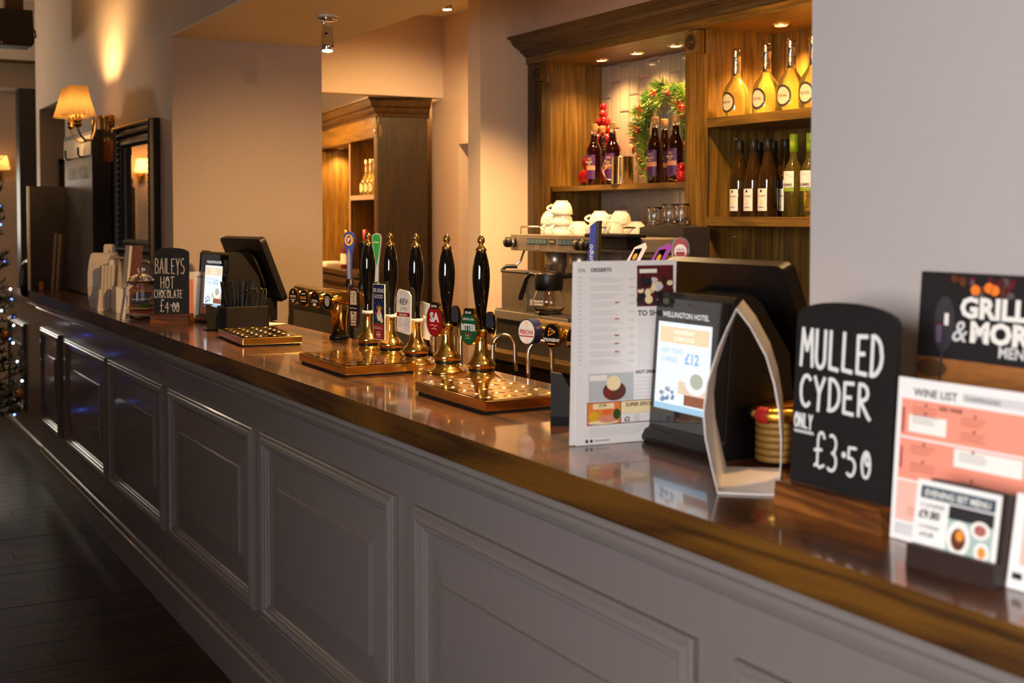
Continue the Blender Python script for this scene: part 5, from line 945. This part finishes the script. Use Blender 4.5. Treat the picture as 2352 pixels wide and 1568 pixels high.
# ---------------------------------------------------------------- coffee corner
t = thing('espresso_machine', 'brushed steel espresso machine with cups stacked on top', 'coffee machine', (2.63, 4.15, 1.0))
def bx(x0, x1, y0, y1, z0, z1): return MB().box(x0, x1, y0, y1, z0, z1, STEELD)
bx(.0, .20, -.42, -.075, .415, .470).build('front_housing', t, bevel=.006); bx(.0, .36, -.075, .50, .415, .470).build('upper_housing', t, bevel=.006)
bx(-.012, .0, -.12, .525, .405, .475).build('control_panel', t, bevel=.003)
bx(.14, .36, -.075, .46, .1, .415).build('rear_body', t, bevel=.004); bx(.02, .36, -.075, .50, .03, .10).build('drip_base', t, bevel=.004)
for y in (-.05, .43): MB().lathe([(.02, 0), (.016, .03)], (.05, y, 0), BLACKP, 12).lathe([(.02, 0), (.016, .03)], (.32, y, 0), BLACKP, 12).build('foot', t)
b = MB()
for y0 in (.30, .05):
    b.box(-.0145, -.012, y0-.082, y0+.082, .434, .458, DGREY)
    for k in range(5): b.box(-.0165, -.0145, y0-.077+.032*k, y0-.051+.032*k, .437, .455, P('button_blue', '4d6a7a', .4))
    b.box(-.0145, -.012, y0-.02, y0+.02, .412, .433, STEELD)
b.box(-.0145, -.012, .155, .205, .435, .458, DGREY); b.text('FAEMA', .0, .443, .012, (-.0148, .18, 0), *NX, LGREY, .0005, 'CENTER', .01); b.build('button_strip', t)
for y in (.49, -.068, -.115): MB().lathe([(.014, 0), (.021, .002), (.022, .012), (.022, .04), (.019, .046), (0, .046)], (-.012, y, .44), BLACKP, 20, '-X').lathe([(.0222, .014), (.0225, .016), (.0225, .02), (.0222, .022)], (-.012, y, .44), CHROME, 20, '-X').build('steam_knob', t)
for y in (.27, .08): MB().lathe([(.0, .30), (.036, .30), (.038, .305), (.038, .335), (.046, .34), (.046, .415), (0, .415)], (.06, y, 0), STEEL, 24).build('group_head', t); MB().tube([(.06, y, .318), (-.04, y, .310), (-.10, y-.01, .297)], [.012, .011, .014], BLACKP, 10).build('filter_handle', t)
MB().tube([(.02, .46, .41), (.0, .46, .36), (-.02, .475, .335), (-.05, .50, .335), (-.06, .505, .32), (-.045, .49, .26), (-.035, .478, .21)], .005, CHROME, 8).tube([(-.012, .468, .337), (-.05, .50, .337), (-.061, .506, .322), (-.058, .502, .305)], .009, BLACKP, 8).build('steam_wand', t)
b = MB()
for y in (-.06, .49): b.tube([(.02, y, .47), (.02, y, .505), (.34, y, .505), (.34, y, .47)], .004, CHROME, 6)
b.tube([(.345, -.06, .505), (.345, .49, .505)], .004, CHROME, 6); b.build('cup_rail', t)
t = thing('cup', '', 'cup', (0, 0, 0), 0, 'white cups on the coffee machine')
MB().lathe([(0, .054), (.024, .054), (.026, .058), (.023, .058), (.0245, .054), (.034, .046), (.042, .03), (.0455, .01), (.046, 0), (.0435, 0), (.043, .01), (.039, .03), (.031, .043), (0, .049)][::-1], (0, 0, 0), CERAM, 28).build('cup_body', t)
MB().tube([(.043+.0*i+.024*math.sin(PI*i/8), 0, .012+.028*i/8) for i in range(9)], .0048, CERAM, 8).build('handle', t)
CZ = 1.471; H = .043
CUPS = [('white upside-down cup at the bottom of the leftmost stack of two', 2.79, 4.625, 0, 3.5), ('white upside-down cup on top of the leftmost stack of two', 2.79, 4.625, 1, 4.2), ('white cup at the bottom of the tall front stack of three', 2.74, 4.455, 0, 3.3), ('white cup in the middle of the tall front stack of three', 2.74, 4.455, 1, 2.6), ('white cup on top of the tall front stack of three', 2.74, 4.455, 2, 2.2),
        ('white cup in the back row, lower one behind the tall stack', 2.92, 4.44, 0, 2.4), ('white cup in the back row, upper one behind the tall stack', 2.92, 4.44, 1, 2.2), ('white cup just right of the tall front stack', 2.74, 4.325, 0, 3.6), ('white cup in the front row left of the clear glasses', 2.76, 4.215, 0, 3.4), ('white cup in the front row nearest the clear glasses', 2.76, 4.105, 0, 3.8),
        ('grey-shaded white cup at the back, lower one behind the front row', 2.93, 4.30, 0, 2.2), ('grey-shaded white cup at the back, upper one behind the front row', 2.93, 4.30, 1, 2.2), ('white cup behind the leftmost clear glass', 2.88, 4.12, 0, 2.0)]
place(None, t, [(l, (x, y, CZ+H*k), a) for l, x, y, k, a in CUPS])
t = thing('counter_fridge', 'dark grey box-shaped machine with clear glasses standing on top', 'machine', (2.86, 3.94, 1.0))
MB().box(0, .125, -.16, .125, 0, .385, DGREY).slab([(-.16, .385), (.125, .385), (.125, .505)]+[(.125-.285*i/8, .505+.013*math.sin(PI*i/8)) for i in range(1, 8)]+[(-.16, .508)], (.0, 0, 0), (0, 1, 0), (0, 0, 1), -.125, DGREY).build('casing', t); MB().rect(-.02, .05, .425, .445, (0, 0, 0), *NX, MAROON, .001).rect(-.02, .05, .413, .425, (0, 0, 0), *NX, GREYT, .0012).build('label_plate', t)
MB().box(-.03, -.001, -.16, .06, .39, .402, P('pale_wood_strip', 'c9a35e', .4)).build('front_ledge', t)
t = thing('black_tray', 'black plastic tray overhanging beside the cups, above the lever taps', 'tray', (2.70, 3.85, 1.472))
MB().box(-.16, -.065, -.15, .12, .0, .014, BLACKP).box(-.14, -.075, -.13, .04, -.045, .0, BLACKP).build('tray_body', t, bevel=.004)
t = thing('latte_glass', '', 'glass', (0, 0, 0), 0, 'clear glasses by the cups')
MB().lathe([(0, .002), (.026, 0), (.0275, .004), (.023, .03), (.0215, .05), (.024, .066), (.031, .074), (.031, .078), (.027, .078), (.0215, .068), (.019, .05), (.0205, .03), (.0245, .006), (0, .008)], (0, 0, 0), GLASS, 24).build('glass_body', t); MB().tube([(-.0225, .0, .062), (-.038, .003, .058), (-.041, .003, .04), (-.036, .003, .022), (-.0245, 0, .018)], .0036, GLASS, 8).build('handle', t)
place(None, t, [('clear handled glass nearest the cups, left of the three', (2.92, 4.05, 1.508), .5), ('clear handled glass in the middle of the three on the grey machine', (2.93, 3.965, 1.519), .5), ('clear handled glass on the right of the three, by the fluted pilaster', (2.93, 3.885, 1.520), .5)])
t = thing('filter_coffee_maker', 'squat steel filter coffee maker with a hot plate, below the espresso machine', 'coffee maker', (2.55, 4.30, 1.0))
MB().box(-.04, .0, -.28, .31, 0, .165, DGREY).box(.0, .055, -.28, .31, 0, .165, DGREY).build('plinth_drawer', t, bevel=.003); MB().box(-.052, -.041, -.27, .30, .125, .16, STEELD).build('drawer_front', t, bevel=.002)
MB().box(-.035, .055, .07, .27, .165, .318, STEEL).build('side_box', t, bevel=.004); MB().box(-.038, .058, .065, .275, .318, .326, DGREY).build('lid', t, bevel=.003); MB().lathe([(0, .165), (.05, .165), (.05, .17), (0, .17)], (.0, -.06, 0), BLACKP, 24).build('hot_plate', t)
t = thing('coffee_pot', 'round glass coffee pot with a black handle and collar on the hot plate', 'coffee pot', (2.545, 4.235, 1.171))
MB().lathe([(0, .002), (.045, 0), (.058, .008), (.066, .03), (.064, .055), (.054, .08), (.046, .098), (.044, .098), (.052, .08), (.062, .055), (.064, .03), (.056, .01), (0, .004)], (0, 0, 0), GLASS, 28).build('glass_bowl', t); MB().lathe([(.0475, .085), (.055, .09), (.056, .12), (.058, .15), (.054, .158), (.02, .165), (0, .165)], (0, 0, 0), BLACKP, 24).build('collar', t); MB().tube([(-.02, .05, .145), (-.035, .08, .15), (-.045, .10, .13), (-.055, .125, .06), (-.056, .13, .045)], [.008, .009, .010, .011, .010], BLACKP, 8).build('handle', t)
b = MB(); U, V = facing(20); O = Vector(U).cross(Vector(V))*.0665+Vector((0, 0, .03)); b.text('BRAVILOR', -.02, .012, .0125, O, U, V, WHITE, .001, bold=.02, sx=.8); b.text('BONAMAT', -.02, .0, .0125, O, U, V, WHITE, .001, bold=.02, sx=.8)
for k in range(3): b.stroke([(-.042+.006*k, 0), (-.038+.006*k, .022)], .0022, O, U, V, WHITE)
b.build('lettering', t)
t = thing('shaker', 'small glass shaker with a steel top on the back counter', 'shaker', (2.56, 4.585+.0, 1.0)); MB().lathe([(0, 0), (.025, 0), (.026, .004), (.025, .06), (.022, .07)], (0, 0, 0), P('smoky_glass', '5a4a3a', .1, trans=.6), 18).build('body', t); MB().lathe([(.0235, .068), (.025, .07), (.025, .095), (.02, .1), (0, .101)], (0, 0, 0), CHROME, 18).build('cap', t)
# second room counter things
def inroom(u_, v_, z): return M2 @ Vector((v_, u_, z))
t = thing('spirit_bottle', 'gold-topped bottle with a white label on the second room counter, behind the blue tap handle', 'bottle', inroom(.66, -.04, 1.2)); MB().lathe([(0, 0), (.04, 0), (.042, .005), (.04, .12), (.02, .17), (.015, .2), (.015, .21)], (0, 0, 0), P('ruby_glass', '6b1418', .08, trans=.4), 20).lathe([(.017, .2), (.018, .215), (.012, .225), (.018, .24), (.014, .255), (0, .26)], (0, 0, 0), GOLD, 16).build('bottle_glass', t); b = MB(); wrap(b, .041, .03, .1, -PI-.6, -PI+1.4, PAPER); b.build('label', t)
t = thing('pink_bottle', 'pink-topped bottle on the second room counter near the green tap handle', 'bottle', inroom(.32, .0, 1.2)); MB().lathe([(0, 0), (.035, 0), (.036, .005), (.035, .14), (.018, .18), (.016, .2)], (0, 0, 0), YEL, 20).lathe([(.0175, .19), (.0175, .262), (0, .264)], (0, 0, 0), P('pink_foil', 'd0606a', .4), 16).build('bottle_glass', t)
t = thing('napkin_pile', 'little pile of white napkins on the second room counter', 'napkins', inroom(1.15, -.04, 1.2)); MB().box(-.06, .06, -.08, .08, 0, .02, PAPER).box(-.05, .07, -.06, .07, .02, .03, PAPER).build('sheet', t)
t = thing('under_counter_fridge', 'black undercounter cabinet behind the far tap font', 'fridge', (2.20, 5.45, 0)); MB().box(-.15, .20, -.40, .40, 0, 1.17, BLACKM).build('cabinet', t, bevel=.005); MB().box(-.155, -.151, -.36, .36, .1, 1.1, P('black_door', '131110', .25)).build('door', t)
